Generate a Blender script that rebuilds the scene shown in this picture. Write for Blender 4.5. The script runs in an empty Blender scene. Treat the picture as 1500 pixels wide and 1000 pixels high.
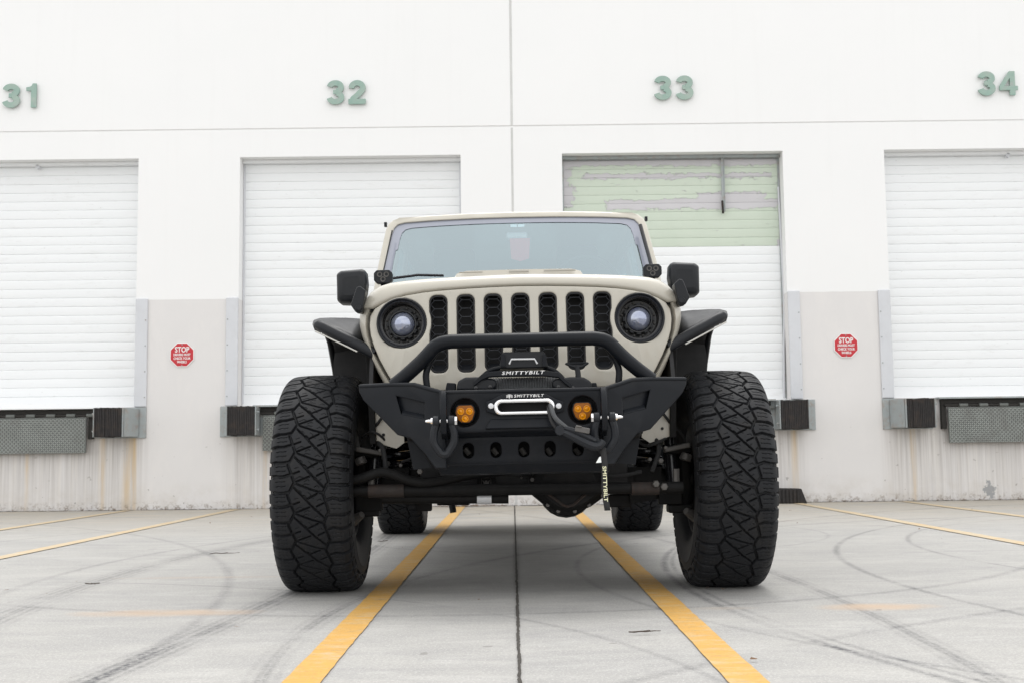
import bpy, bmesh, math, random
import numpy as np
from mathutils import Vector, Matrix
random.seed(7)
S = bpy.context.scene
COL = S.collection
R = math.radians
PI = math.pi

# ------------------------------------------------------------------ camera
CH = 0.553
PITCH, ROLL, F = 5.289, 0.68, 1750.0
cam_d = bpy.data.cameras.new('camera'); cam = bpy.data.objects.new('camera', cam_d); COL.objects.link(cam)
CR = Matrix.Rotation(R(90 + PITCH), 3, 'X') @ Matrix.Rotation(R(-ROLL), 3, 'Z')
cam.matrix_world = Matrix.Translation((0, 0, CH)) @ CR.to_4x4()
cam_d.lens = F / 1500 * 36; cam_d.sensor_width = 36; cam_d.clip_start = 0.05; cam_d.clip_end = 2000
cam_d.dof.use_dof = True; cam_d.dof.focus_distance = 4.45; cam_d.dof.aperture_fstop = 14
S.camera = cam

# ------------------------------------------------------------------ sky, sun, exposure
W = bpy.data.worlds.new("World"); S.world = W; W.use_nodes = True
nt = W.node_tree; nt.nodes.clear()
sky = nt.nodes.new('ShaderNodeTexSky'); sky.sky_type = 'NISHITA'; sky.sun_disc = False
SUN_EL, SUN_AZ = 70, 12          # azimuth clockwise from +Y
sky.sun_elevation = R(SUN_EL); sky.sun_rotation = R(SUN_AZ); sky.dust_density = 4; sky.air_density = 1.0
hs = nt.nodes.new('ShaderNodeHueSaturation'); hs.inputs['Saturation'].default_value = 0.10
hs.inputs['Value'].default_value = 1.0
# overcast: blend the sky towards an even cloud deck
mx = nt.nodes.new('ShaderNodeMix'); mx.data_type = 'RGBA'; mx.inputs[0].default_value = 0.55
mx.inputs[7].default_value = (11.75, 11.75, 11.7, 1)
bg = nt.nodes.new('ShaderNodeBackground'); bg.inputs['Strength'].default_value = 0.15
out = nt.nodes.new('ShaderNodeOutputWorld')
nt.links.new(sky.outputs[0], hs.inputs['Color']); nt.links.new(hs.outputs[0], mx.inputs[6])
nt.links.new(mx.outputs[2], bg.inputs['Color']); nt.links.new(bg.outputs[0], out.inputs['Surface'])
sd = bpy.data.lights.new('sun', 'SUN'); sun = bpy.data.objects.new('sun', sd); COL.objects.link(sun)
sd.energy = 0.7; sd.angle = R(30); sd.color = (1, 0.97, 0.93)
az = R(SUN_AZ); el = R(SUN_EL)
sdir = Vector((math.sin(az) * math.cos(el), math.cos(az) * math.cos(el), math.sin(el)))
sun.rotation_euler = sdir.to_track_quat('Z', 'Y').to_euler(); sun.location = (0, -5, 12)
S.view_settings.view_transform = 'Standard'; S.view_settings.look = 'None'
S.view_settings.exposure = 0.43; S.view_settings.gamma = 1.0
S.view_settings.use_curve_mapping = False

# ------------------------------------------------------------------ measuring helpers
def ray(x, y):
    return CR @ Vector(((x - 750) / F, -(y - 500) / F, -1.0))
def at(x, y, Y):
    d = ray(x, y); t = Y / d.y
    return Vector((d.x * t, Y, CH + d.z * t))
def gnd(x, y):
    d = ray(x, y); t = -CH / d.z
    return Vector((d.x * t, d.y * t, 0))
RX, RY = 0.040, 5.0                      # front axle of the truck
LEAN = Matrix.Translation((0, 0, .6)) @ Matrix.Rotation(R(-0.6), 4, 'Y') @ Matrix.Translation((0, 0, -.6))
LEANI = LEAN.inverted()
def B(x, y, ly):                          # photo measurement -> truck body coordinates
    f = ly if callable(ly) else (lambda v: ly)
    p = Vector((0, 0, 1))
    for i in range(6 if callable(ly) else 1):
        q = at(x, y, RY + f(p)); p = LEANI @ Vector((q.x - RX, q.y - RY, q.z))
    return p
def A(x, y, ly):                          # same, for unsprung parts
    q = at(x, y, RY + ly); return Vector((q.x - RX, ly, q.z))

# ------------------------------------------------------------------ object helpers
def tag(o, label=None, cat=None, group=None, kind=None):
    if label: o['label'] = label
    if cat: o['category'] = cat
    if group: o['group'] = group
    if kind: o['kind'] = kind
    return o
def empty(name, loc=(0, 0, 0), parent=None, rot=(0, 0, 0)):
    o = bpy.data.objects.new(name, None); COL.objects.link(o); o.location = loc; o.rotation_euler = rot
    o.empty_display_size = .1
    if parent: o.parent = parent
    return o
def finish(name, me, mat, parent=None, smooth=35, bevel=0, seg=2, loc=None):
    o = bpy.data.objects.new(name, me); COL.objects.link(o)
    if parent: o.parent = parent
    if loc: o.location = loc
    if mat:
        for m in (mat if isinstance(mat, (list, tuple)) else [mat]): me.materials.append(m)
    if smooth:
        me.polygons.foreach_set('use_smooth', [True] * len(me.polygons))
        me.set_sharp_from_angle(angle=R(smooth))
    if bevel:
        b = o.modifiers.new('bevel', 'BEVEL'); b.width = bevel; b.segments = seg; b.limit_method = 'ANGLE'
        b.angle_limit = R(35); b.use_clamp_overlap = True; b.harden_normals = True
    return o

class MB:
    def __init__(s): s.v = []; s.f = []
    def add(s, vs, fs):
        n = len(s.v); s.v += [tuple(p) for p in vs]; s.f += [tuple(i + n for i in f) for f in fs]; return s
    def box(s, c, d, rot=None):
        x, y, z = d[0] / 2, d[1] / 2, d[2] / 2
        P = [Vector((a * x, b * y, e * z)) for a in (-1, 1) for b in (-1, 1) for e in (-1, 1)]
        if rot: P = [rot @ p for p in P]
        c = Vector(c)
        return s.add([p + c for p in P], [(0, 1, 3, 2), (4, 6, 7, 5), (0, 4, 5, 1), (2, 3, 7, 6), (0, 2, 6, 4), (1, 5, 7, 3)])
    def span(s, a, b):
        return s.box([(a[i] + b[i]) / 2 for i in range(3)], [abs(b[i] - a[i]) for i in range(3)])
    def tube(s, pts, r, n=12, closed=False):
        pts = [Vector(p) for p in pts]; m = len(pts)
        rs = r if isinstance(r, (list, tuple)) else [r] * m
        up = None; rings = []
        for i, p in enumerate(pts):
            if closed: t = pts[(i + 1) % m] - pts[i - 1]
            else: t = pts[min(i + 1, m - 1)] - pts[max(i - 1, 0)]
            t.normalize()
            if up is None: up = Vector((0, 0, 1)) if abs(t.z) < .9 else Vector((0, 1, 0))
            a = t.cross(up).normalized(); up = a.cross(t).normalized()
            rings.append([p + (a * math.cos(2 * PI * k / n) + up * math.sin(2 * PI * k / n)) * rs[i] for k in range(n)])
        vs = [q for g in rings for q in g]; fs = []
        for i in range(m if closed else m - 1):
            j = (i + 1) % m
            for k in range(n):
                l = (k + 1) % n; fs.append((i * n + k, i * n + l, j * n + l, j * n + k))
        if not closed:
            fs.append(tuple(range(n))[::-1]); fs.append(tuple((m - 1) * n + k for k in range(n)))
        return s.add(vs, fs)
    def prism(s, front, back):
        n = len(front); fs = [tuple(range(n)), tuple(range(2 * n - 1, n - 1, -1))]
        fs += [(i, i + n, (i + 1) % n + n, (i + 1) % n) for i in range(n)]
        return s.add(list(front) + list(back), fs)
    def slab(s, poly, y0, y1):               # poly of (x,z)
        return s.prism([(p[0], y0, p[1]) for p in poly], [(p[0], y1, p[1]) for p in poly])
    def grid(s, rows, close=False):
        m, n = len(rows), len(rows[0]); fs = []
        for i in range(m - 1):
            for j in range(n if close else n - 1):
                k = (j + 1) % n; fs.append((i * n + j, i * n + k, (i + 1) * n + k, (i + 1) * n + j))
        return s.add([p for r in rows for p in r], fs)
    def lathe(s, c, prof, n=40, axis='Y'):   # prof of (radius, along)
        c = Vector(c); rows = []
        for r, h in prof:
            row = []
            for k in range(n):
                a = 2 * PI * k / n; u, v = math.cos(a) * r, math.sin(a) * r
                row.append(c + (Vector((u, h, v)) if axis == 'Y' else Vector((h, u, v)) if axis == 'X' else Vector((u, v, h))))
            rows.append(row)
        return s.grid(rows, True)
    def mirror(s):
        n = len(s.v); v0 = list(s.v); f0 = list(s.f)
        s.v += [(-p[0], p[1], p[2]) for p in v0]; s.f += [tuple(i + n for i in reversed(f)) for f in f0]; return s
    def mesh(s, name, lean=False, flip=False):
        me = bpy.data.meshes.new(name)
        vs = s.v
        if flip: vs = [(-p[0], p[1], p[2]) for p in vs]
        if lean: vs = [tuple(LEAN @ Vector(p)) for p in vs]
        me.from_pydata(vs, [], s.f)
        bm = bmesh.new(); bm.from_mesh(me); bmesh.ops.recalc_face_normals(bm, faces=bm.faces); bm.to_mesh(me); bm.free()
        return me
    def build(s, name, mat, parent=None, smooth=35, bevel=0, lean=False, flip=False, seg=2, loc=None):
        return finish(name, s.mesh(name, lean, flip), mat, parent, smooth, bevel, seg, loc)

def panel_mesh(name, loops, thick, bev=0.0, yfn=None, cutx=(), cutz=(), flip=False, lean=False, brs=2):
    """plate in the XZ plane with holes; loops[0] outline, the rest holes, of (x,z)"""
    bm = _fill(loops, thick, bev)
    me = bpy.data.meshes.new(name)
    return _bend(me, bm, thick, yfn, cutx, cutz, flip, lean, name)

def _fill(loops, thick, bev):
    from mathutils.geometry import delaunay_2d_cdt
    def area(l): return sum(l[i - 1][0] * l[i][1] - l[i][0] * l[i - 1][1] for i in range(len(l))) / 2
    L = []
    for k, l in enumerate(loops):
        l = [p for i, p in enumerate(l) if math.dist(p, l[i - 1]) > 2e-4]
        if (area(l) > 0) != (k == 0): l = l[::-1]          # material always lies to the left
        L.append(l)
    def inset(l, d):
        if d == 0: return list(l)
        o = []
        for i, p in enumerate(l):
            a, c = l[i - 1], l[(i + 1) % len(l)]
            e1 = Vector((p[0] - a[0], p[1] - a[1])).normalized(); e2 = Vector((c[0] - p[0], c[1] - p[1])).normalized()
            n = Vector((-e1.y - e2.y, e1.x + e2.x)); q = n.length
            n = n / q if q > 1e-6 else Vector((-e1.y, e1.x)); s = max(.45, n.dot(Vector((-e1.y, e1.x))))
            o.append((p[0] + n.x * d / s, p[1] + n.y * d / s))
        return o
    steps = [(bev * (1 - math.sin(a)), bev * (1 - math.cos(a))) for a in (0, PI / 6, PI / 3, PI / 2)] if bev else [(0, 0)]
    bm = bmesh.new(); rings = []
    for l in L:
        rg = [[bm.verts.new((x, z, thick / 2 - dep)) for x, z in inset(l, ins)] for ins, dep in steps]
        rg.append([bm.verts.new((x, z, -thick / 2)) for x, z in l]); rings.append(rg)
        n = len(l)
        for a, c in zip(rg[:-1], rg[1:]):
            for i in range(n): bm.faces.new((a[i], c[i], c[(i + 1) % n], a[(i + 1) % n]))
    for side in (0, -1):
        vs = [v for rg in rings for v in rg[side]]; ed = []; n0 = 0
        for rg in rings:
            n = len(rg[side]); ed += [(n0 + i, n0 + (i + 1) % n) for i in range(n)]; n0 += n
        co = [Vector((v.co.x, v.co.y)) for v in vs]
        r = delaunay_2d_cdt(co, ed, [], 0, 1e-7)
        vo = [vs[o[0]] if o else bm.verts.new((p.x, p.y, vs[0].co.z)) for p, o in zip(r[0], r[3])]
        polys = []; k = 0
        for rg in rings:
            n = len(rg[side]); polys.append(np.array([co[k + i][:] for i in range(n)])); k += n
        for f in r[2]:
            p = [vo[i] for i in f]; cx = sum(v.co.x for v in p) / 3; cy = sum(v.co.y for v in p) / 3; ins = False
            for q in polys:
                x0, y0 = q[:, 0], q[:, 1]; x1, y1 = np.roll(x0, -1), np.roll(y0, -1)
                m_ = ((y0 > cy) != (y1 > cy)); xs = np.where(m_, (x1 - x0) * (cy - y0) / np.where(m_, y1 - y0, 1) + x0, -9e9)
                if (m_ & (xs > cx)).sum() % 2: ins = not ins
            if ins:
                try: bm.faces.new(p if side == 0 else p[::-1])
                except ValueError: pass
    return bm

def _bend(me, bm, thick, yfn, cutx, cutz, flip, lean, name):
    for c in cutx: bmesh.ops.bisect_plane(bm, geom=bm.verts[:] + bm.edges[:] + bm.faces[:], plane_co=(c, 0, 0), plane_no=(1, 0, 0))
    for c in cutz: bmesh.ops.bisect_plane(bm, geom=bm.verts[:] + bm.edges[:] + bm.faces[:], plane_co=(0, c, 0), plane_no=(0, 1, 0))
    for v in bm.verts:
        x, z, t = v.co.x, v.co.y, v.co.z
        y = -t + thick / 2 + (yfn(x, z) if yfn else 0)      # front face at yfn
        p = Vector((-x if flip else x, y, z)); v.co = LEAN @ p if lean else p
    bmesh.ops.recalc_face_normals(bm, faces=bm.faces)
    bm.to_mesh(me); bm.free(); me.name = name
    me.materials.clear(); return me

def text_mesh(body, size, mirror=False, bold=0.0, shear=0.0, extrude=0.001, stretch=1.0, align='CENTER', spacing=1.0):
    cu = bpy.data.curves.new('t', 'FONT'); cu.body = body; cu.size = size; cu.offset = bold; cu.shear = shear
    cu.extrude = extrude; cu.align_x = align; cu.align_y = 'CENTER'; cu.space_character = spacing; cu.resolution_u = 3
    ob = bpy.data.objects.new('t', cu); me = bpy.data.meshes.new_from_object(ob)
    bpy.data.objects.remove(ob); bpy.data.curves.remove(cu)
    for v in me.vertices: v.co = (v.co.x * stretch, -v.co.z, v.co.y)
    me.materials.clear(); return me

def rrect(cx, cz, w, h, r, n=5):
    P = []
    for sx, sz, a0 in ((1, 1, 0), (-1, 1, 90), (-1, -1, 180), (1, -1, 270)):
        for k in range(n + 1):
            a = R(a0 + 90 * k / n); P.append((cx + sx * (w / 2 - r) + r * math.cos(a), cz + sz * (h / 2 - r) + r * math.sin(a)))
    return P
def circ(cx, cz, r, n=40, rz=None): return [(cx + r * math.cos(2 * PI * k / n), cz + (rz or r) * math.sin(2 * PI * k / n)) for k in range(n)]
def smoothpath(pts, n=6, closed=False):
    pts = [Vector(p) for p in pts]; m = len(pts); o = []
    for i in range(m if closed else m - 1):
        if closed: a, b, c, d = pts[i - 1], pts[i], pts[(i + 1) % m], pts[(i + 2) % m]
        else: a, b, c, d = pts[max(i - 1, 0)], pts[i], pts[i + 1], pts[min(i + 2, m - 1)]
        for k in range(n):
            t = k / n
            o.append(.5 * ((2 * b) + (c - a) * t + (2 * a - 5 * b + 4 * c - d) * t * t + (3 * b - a - 3 * c + d) * t ** 3))
    if not closed: o.append(pts[-1])
    return o

# ------------------------------------------------------------------ materials
class NT:
    def __init__(s, name):
        s.m = bpy.data.materials.new(name); s.m.use_nodes = True; s.t = s.m.node_tree; s.n = s.t.nodes
        s.b = s.n['Principled BSDF']; s.out = s.n['Material Output']
        s._pos = None
    def node(s, k, **kw):
        n = s.n.new(k)
        for a, v in kw.items(): setattr(n, a, v)
        return n
    def put(s, sock, v):
        if hasattr(v, 'links'): s.t.links.new(v, sock)
        elif v is not None: sock.default_value = v
    def pos(s, scale=(1, 1, 1), obj=False):
        g = s.node('ShaderNodeTexCoord').outputs['Object'] if obj else s.node('ShaderNodeNewGeometry').outputs['Position']
        mp = s.node('ShaderNodeMapping'); s.put(mp.inputs[0], g); mp.inputs['Scale'].default_value = scale
        return mp.outputs[0]
    def noise(s, vec, sc, det=4, rough=.55, dist=0):
        n = s.node('ShaderNodeTexNoise'); s.put(n.inputs['Vector'], vec); n.inputs['Scale'].default_value = sc
        n.inputs['Detail'].default_value = det; n.inputs['Roughness'].default_value = rough; n.inputs['Distortion'].default_value = dist
        return n.outputs['Fac']
    def math(s, op, a, b=None, c=None, clamp=False):
        n = s.node('ShaderNodeMath', operation=op, use_clamp=clamp); s.put(n.inputs[0], a); s.put(n.inputs[1], b)
        if c is not None: s.put(n.inputs[2], c)
        return n.outputs[0]
    def rng(s, v, a, b, c=0, d=1):
        n = s.node('ShaderNodeMapRange'); s.put(n.inputs[0], v)
        for i, q in enumerate((a, b, c, d)): n.inputs[1 + i].default_value = q
        return n.outputs[0]
    def mix(s, f, a, b, mode='MIX'):
        n = s.node('ShaderNodeMix', data_type='RGBA', blend_type=mode)
        s.put(n.inputs[0], f)
        for i, q in ((6, a), (7, b)):
            if isinstance(q, (tuple, list)) and len(q) == 3: q = (*q, 1)
            s.put(n.inputs[i], q)
        return n.outputs[2]
    def sep(s, v):
        n = s.node('ShaderNodeSeparateXYZ'); s.put(n.inputs[0], v); return n.outputs
    def bump(s, h, st=.3, d=.01):
        n = s.node('ShaderNodeBump'); s.put(n.inputs['Height'], h); n.inputs['Strength'].default_value = st; n.inputs['Distance'].default_value = d
        s.t.links.new(n.outputs[0], s.b.inputs['Normal'])
    def set(s, col=None, rough=None, metal=None, spec=None, coat=None, coatr=None):
        if col is not None: s.put(s.b.inputs['Base Color'], (*col, 1) if isinstance(col, tuple) and len(col) == 3 else col)
        for k, v in (('Roughness', rough), ('Metallic', metal), ('Specular IOR Level', spec), ('Coat Weight', coat), ('Coat Roughness', coatr)):
            if v is not None: s.put(s.b.inputs[k], v)
        return s

def simple(name, col, rough=.5, metal=0, var=.12, sc=8, bump=0, bsc=200, coat=0, dirt=None, spec=None):
    m = NT(name); p = m.pos()
    n = m.noise(p, sc, 5, .6)
    dark = tuple(c * (1 - var) for c in col); lite = tuple(min(1, c * (1 + var)) for c in col)
    c = m.mix(n, dark, lite)
    if dirt:
        dn = m.rng(m.noise(p, dirt[1], 6, .7), .5, .75)
        c = m.mix(m.math('MULTIPLY', dn, dirt[2]), c, dirt[0])
    m.set(c, m.rng(m.noise(p, sc * 3, 4), .2, .8, max(0, rough - .07), min(1, rough + .07)), metal, coat=coat, spec=spec, coatr=.12)
    if bump: m.bump(m.noise(p, bsc, 3), bump, .002)
    return m.m

def paint_mat():
    m = NT('tan_paint'); p = m.pos()
    n = m.noise(p, 5, 5, .6); c = m.mix(n, (.425, .402, .345), (.462, .438, .377))
    z = m.sep(p)[2]
    dust = m.math('MULTIPLY', m.rng(m.noise(m.pos((1, 1, .35)), 14, 6, .7), .45, .75), m.rng(z, 1.25, .7, .12, .55))
    c = m.mix(dust, c, (.42, .36, .28))
    sp = m.rng(m.noise(p, 160, 2, .5), .72, .76, 0, .5); c = m.mix(sp, c, (.18, .15, .12))
    m.set(c, m.rng(dust, 0, .5, .34, .6), 0, coat=.5, coatr=.06); return m.m

M = {}
M['paint'] = paint_mat()
M['black_steel'] = simple('black_powder_coat', (.0075, .009, .012), .38, var=.12, sc=6, bump=.10, bsc=420, dirt=((.06, .055, .05), 9, .12), spec=.17)
M['black_trim'] = simple('black_trim_plastic', (.011, .0125, .0155), .40, var=.1, bump=.12, bsc=500, dirt=((.06, .055, .05), 6, .15), spec=.26)
M['gloss_black'] = simple('gloss_black', (.010, .010, .012), .18, var=.1)
M['deep_black'] = simple('dark_cavity_plastic', (.008, .008, .009), .7, var=.2)
M['chassis'] = simple('dirty_black_chassis', (.007, .007, .0072), .6, var=.4, sc=14, spec=.18, dirt=((.030, .026, .023), 7, .25), bump=.2, bsc=90)
M['rust'] = simple('rusty_steel', (.018, .013, .011), .75, var=.5, sc=20, dirt=((.060, .030, .020), 18, .5), bump=.25, bsc=120)
M['cast'] = simple('dull_cast_metal', (.11, .105, .10), .55, .5, var=.3, sc=20)
M['chrome'] = simple('bright_metal', (.80, .80, .81), .22, 1, var=.04)
M['silver'] = simple('silver_paint', (.62, .63, .65), .4, .2, var=.04)
M['white_print'] = simple('white_print', (.80, .80, .80), .5, var=.02)
M['led_strip'] = simple('led_strip_lens', (.50, .49, .46), .3, var=.02)
M['amber'] = simple('amber_lens', (.62, .24, .002), .2, var=.25, sc=60, spec=.4)
M['amber_dark'] = simple('amber_reflector', (.27, .085, .001), .3, var=.35, sc=90, spec=.25)
M['rubber_hook'] = simple('dark_rubber', (.012, .014, .018), .5, var=.1, spec=.3)
M['rope'] = simple('grey_synthetic_rope', (.065, .068, .072), .8, var=.5, sc=90, bump=.8, bsc=260)
M['strap'] = simple('black_webbing', (.02, .02, .021), .85, var=.2, sc=60)
M['yellow_print'] = simple('cream_print', (.75, .74, .50), .6, var=.05)
M['seat'] = simple('seat_fabric', (.05, .052, .055), .8)
M['pink'] = simple('red_hanging_card', (.75, .10, .14), .6)
M['sticker'] = simple('pale_sticker', (.82, .85, .85), .5, var=.02)
M['frit'] = simple('windscreen_frit', (.015, .015, .018), .5)
M['lens_black'] = simple('lamp_bowl', (.012, .012, .013), .28)
M['tintband'] = simple('shaded_glass_band', (.27, .285, .34), .12, var=.05, spec=.8)
M['decal'] = simple('faded_grey_decal', (.30, .285, .25), .5)
M['rim'] = simple('black_rim', (.018, .018, .02), .35, dirt=((.12, .10, .08), 5, .5))

def tyre_mat():
    m = NT('tyre_rubber'); p = m.pos()
    n = m.noise(p, 30, 5, .65); c = m.mix(n, (.0095, .0102, .012), (.018, .019, .0215))
    d = m.rng(m.noise(p, 9, 6, .7), .5, .78, 0, .28); c = m.mix(d, c, (.050, .043, .035))
    m.set(c, .55, 0, spec=.20); m.bump(m.noise(p, 400, 3), .15, .002); return m.m
M['tyre'] = tyre_mat()

def glass_mat():
    m = NT('windscreen_glass'); m.n.remove(m.b)
    tr = m.node('ShaderNodeBsdfTransparent'); tr.inputs[0].default_value = (.52, .62, .64, 1)
    gl = m.node('ShaderNodeBsdfGlossy'); gl.inputs['Roughness'].default_value = .02; gl.inputs[0].default_value = (.80, .94, 1.0, 1)
    lw = m.node('ShaderNodeLayerWeight'); lw.inputs['Blend'].default_value = .5
    f = m.rng(lw.outputs['Facing'], 0.0, 1.0, .20, .68)
    mxx = m.node('ShaderNodeMixShader'); m.put(mxx.inputs[0], f)
    m.t.links.new(tr.outputs[0], mxx.inputs[1]); m.t.links.new(gl.outputs[0], mxx.inputs[2]); m.t.links.new(mxx.outputs[0], m.out.inputs[0])
    return m.m
M['glass'] = glass_mat()
def lens_mat():
    m = NT('projector_lens'); p = m.pos()
    n = m.noise(m.pos((1, 1, 2)), 22, 2, .5, 1)
    c = m.mix(n, (.12, .15, .30), (.52, .55, .60)); m.set(c, .08, .55, coat=1, coatr=.02); return m.m  # blue-to-white mottling paints reflections into the lens colour
M['lens'] = lens_mat()

# ---- ground
def circle3(a, b, c):
    ax, ay, bx, by, cx, cy = a.x, a.y, b.x, b.y, c.x, c.y
    d = 2 * (ax * (by - cy) + bx * (cy - ay) + cx * (ay - by))
    ux = ((ax * ax + ay * ay) * (by - cy) + (bx * bx + by * by) * (cy - ay) + (cx * cx + cy * cy) * (ay - by)) / d
    uy = ((ax * ax + ay * ay) * (cx - bx) + (bx * bx + by * by) * (ax - cx) + (cx * cx + cy * cy) * (bx - ax)) / d
    return ux, uy, math.hypot(ax - ux, ay - uy)
YW = (gnd(752, 740)).y

def concrete_mat():
    m = NT('yard_concrete'); p = m.pos(); x, y, z = m.sep(p)
    big = m.noise(p, .45, 5, .6); mid = m.noise(m.pos((.7, 1.5, 1)), 1.7, 9, .72, .8)
    fine = m.noise(p, 55, 5, .7); grit = m.noise(p, 260, 3, .6)
    c = m.mix(m.rng(big, .3, .7), (.358, .349, .330), (.432, .422, .400))
    c = m.mix(m.rng(mid, .42, .68, 0, .62), c, (.270, .268, .265))
    c = m.mix(m.rng(fine, .42, .66, 0, .36), c, (.25, .247, .24))
    c = m.mix(m.rng(grit, .60, .72, 0, .35), c, (.20, .19, .18))
    # sweeping wear, lighter and darker streaks along the broom finish
    st = m.noise(m.pos((1.1, 4.5, 1)), 1.5, 9, .76, 1.2)
    c = m.mix(m.rng(st, .50, .74, 0, .42), c, (.265, .263, .26))
    c = m.mix(m.rng(m.noise(m.pos((1.2, 3.5, 1)), 2.0, 8, .72, 1.0), .52, .74, 0, .55), c, (.52, .51, .49))
    smud = m.rng(m.noise(m.pos((1, 2.0, 1)), 1.1, 10, .80, 1.0), .50, .66, 0, .60); c = m.mix(smud, c, (.245, .243, .243))
    gran = m.rng(m.noise(p, 95, 4, .8), .34, .66, -.0, 1.0); c = m.mix(m.math('MULTIPLY', gran, .50), c, (.235, .232, .225))
    c = m.mix(m.rng(m.noise(p, 140, 3, .7), .54, .66, 0, .60), c, (.56, .55, .53))
    # tyre marks: arcs of rubber
    arcs = [((0, 905), (140, 852), (345, 800), .10, .34), ((0, 870), (200, 815), (420, 782), .03, .3),
            ((290, 930), (400, 880), (500, 830), .08, .48), ((380, 1000), (450, 920), (520, 880), .05, .35),
            ((500, 870), (760, 905), (1060, 1000), .018, .3),
            ((975, 815), (1030, 875), (1250, 955), .022, .62), ((1000, 800), (1110, 900), (1430, 995), .016, .45),
            ((1225, 805), (1270, 838), (1500, 900), .022, .5), ((1150, 845), (1290, 905), (1440, 985), .05, .36),
            ((1330, 790), (1400, 815), (1500, 832), .02, .4), ((860, 810), (880, 860), (1000, 900), .02, .35),
            ((1120, 760), (1300, 770), (1500, 800), .03, .3), ((1090, 960), (1300, 920), (1500, 890), .03, .28),
            ((560, 800), (640, 770), (740, 765), .02, .25), ((130, 1000), (300, 900), (330, 830), .03, .3)]
    brk = m.rng(m.noise(m.pos((1.5, 1.5, 1)), 1.3, 5, .65), .30, .54)
    brk2 = m.rng(m.noise(m.pos((1.5, 1.5, 1)), 30, 7, .8), .36, .62, .08, 1)
    dsum = None
    for a, b, d, w, k in arcs:
        ux, uy, rr = circle3(gnd(*a), gnd(*b), gnd(*d))
        dx = m.math('SUBTRACT', x, ux); dy = m.math('SUBTRACT', y, uy)
        dd = m.math('SQRT', m.math('ADD', m.math('MULTIPLY', dx, dx), m.math('MULTIPLY', dy, dy)))
        e = m.math('ABSOLUTE', m.math('SUBTRACT', dd, rr))
        g = m.rng(e, w * .2, w * 1.15, min(1, k * (2.1 if w > .045 else 1.5)), 0)
        if w > .045:      # a tread print: finer lines within the band
            g = m.math('MULTIPLY', g, m.rng(m.math('SINE', m.math('MULTIPLY', e, 190)), -1, 1, .35, 1))
        dsum = g if dsum is None else m.math('ADD', dsum, g)
    dsum = m.math('MULTIPLY', dsum, m.math('MULTIPLY', brk, brk2), clamp=True)
    c = m.mix(m.math('MULTIPLY', dsum, 1.0, clamp=True), c, (.075, .075, .08))
    # rusty orange stains and warm dust by the wall
    for (px, py, sx, sy, kk) in ((240, 897, .40, .12, .75), (1285, 888, .26, .12, .8), (1060, 890, .15, .05, .2), (300, 845, .5, .06, .3)):
        q = gnd(px, py)
        ex = m.math('DIVIDE', m.math('SUBTRACT', x, q.x), sx); ey = m.math('DIVIDE', m.math('SUBTRACT', y, q.y), sy)
        e = m.math('ADD', m.math('MULTIPLY', ex, ex), m.math('MULTIPLY', ey, ey))
        e = m.math('ADD', e, m.math('MULTIPLY', m.noise(p, 6, 5, .7), 1.2))
        c = m.mix(m.rng(e, .35, 1.5, kk, 0), c, (.46, .33, .22))
    warm = m.math('MULTIPLY', m.rng(y, YW - 4.5, YW, 0, .80), m.rng(m.noise(m.pos((.5, 3, 1)), 2.5, 6, .7), .32, .6))
    c = m.mix(warm, c, (.46, .40, .31))
    sp = m.rng(m.noise(p, 9, 2, .5), .735, .75, 0, .6); c = m.mix(sp, c, (.17, .16, .15))
    m.set(c, .82); h = m.math('ADD', m.math('MULTIPLY', grit, .5), m.noise(m.pos((1, 12, 1)), 16, 4))
    m.bump(h, .16, .004); return m.m
M['concrete'] = concrete_mat()

def line_mat():
    m = NT('yellow_road_paint'); p = m.pos(); x, y, z = m.sep(p)
    n = m.noise(p, 7, 6, .7); c = m.mix(n, (.49, .265, .050), (.60, .345, .080))
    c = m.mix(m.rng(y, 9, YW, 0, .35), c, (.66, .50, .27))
    wear = m.rng(m.noise(m.pos((1.4, 4, 1)), 5, 8, .78), .50, .64, 0, .80)
    c = m.mix(wear, c, (.50, .40, .26))
    c = m.mix(m.rng(m.noise(m.pos((1, 2.5, 1)), 9, 8, .8), .54, .66, 0, .75), c, (.30, .23, .13))
    c = m.mix(m.rng(m.noise(p, 120, 4, .7), .54, .66, 0, .50), c, (.27, .18, .08))
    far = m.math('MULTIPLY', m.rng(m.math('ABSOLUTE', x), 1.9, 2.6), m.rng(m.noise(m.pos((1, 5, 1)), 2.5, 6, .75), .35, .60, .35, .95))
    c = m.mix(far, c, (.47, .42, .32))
    m.set(c, .7); m.bump(m.noise(p, 200, 3), .15, .003); return m.m
M['line'] = line_mat()
M['joint'] = simple('joint_dirt', (.045, .040, .034), .95, var=.6, sc=40)

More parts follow.
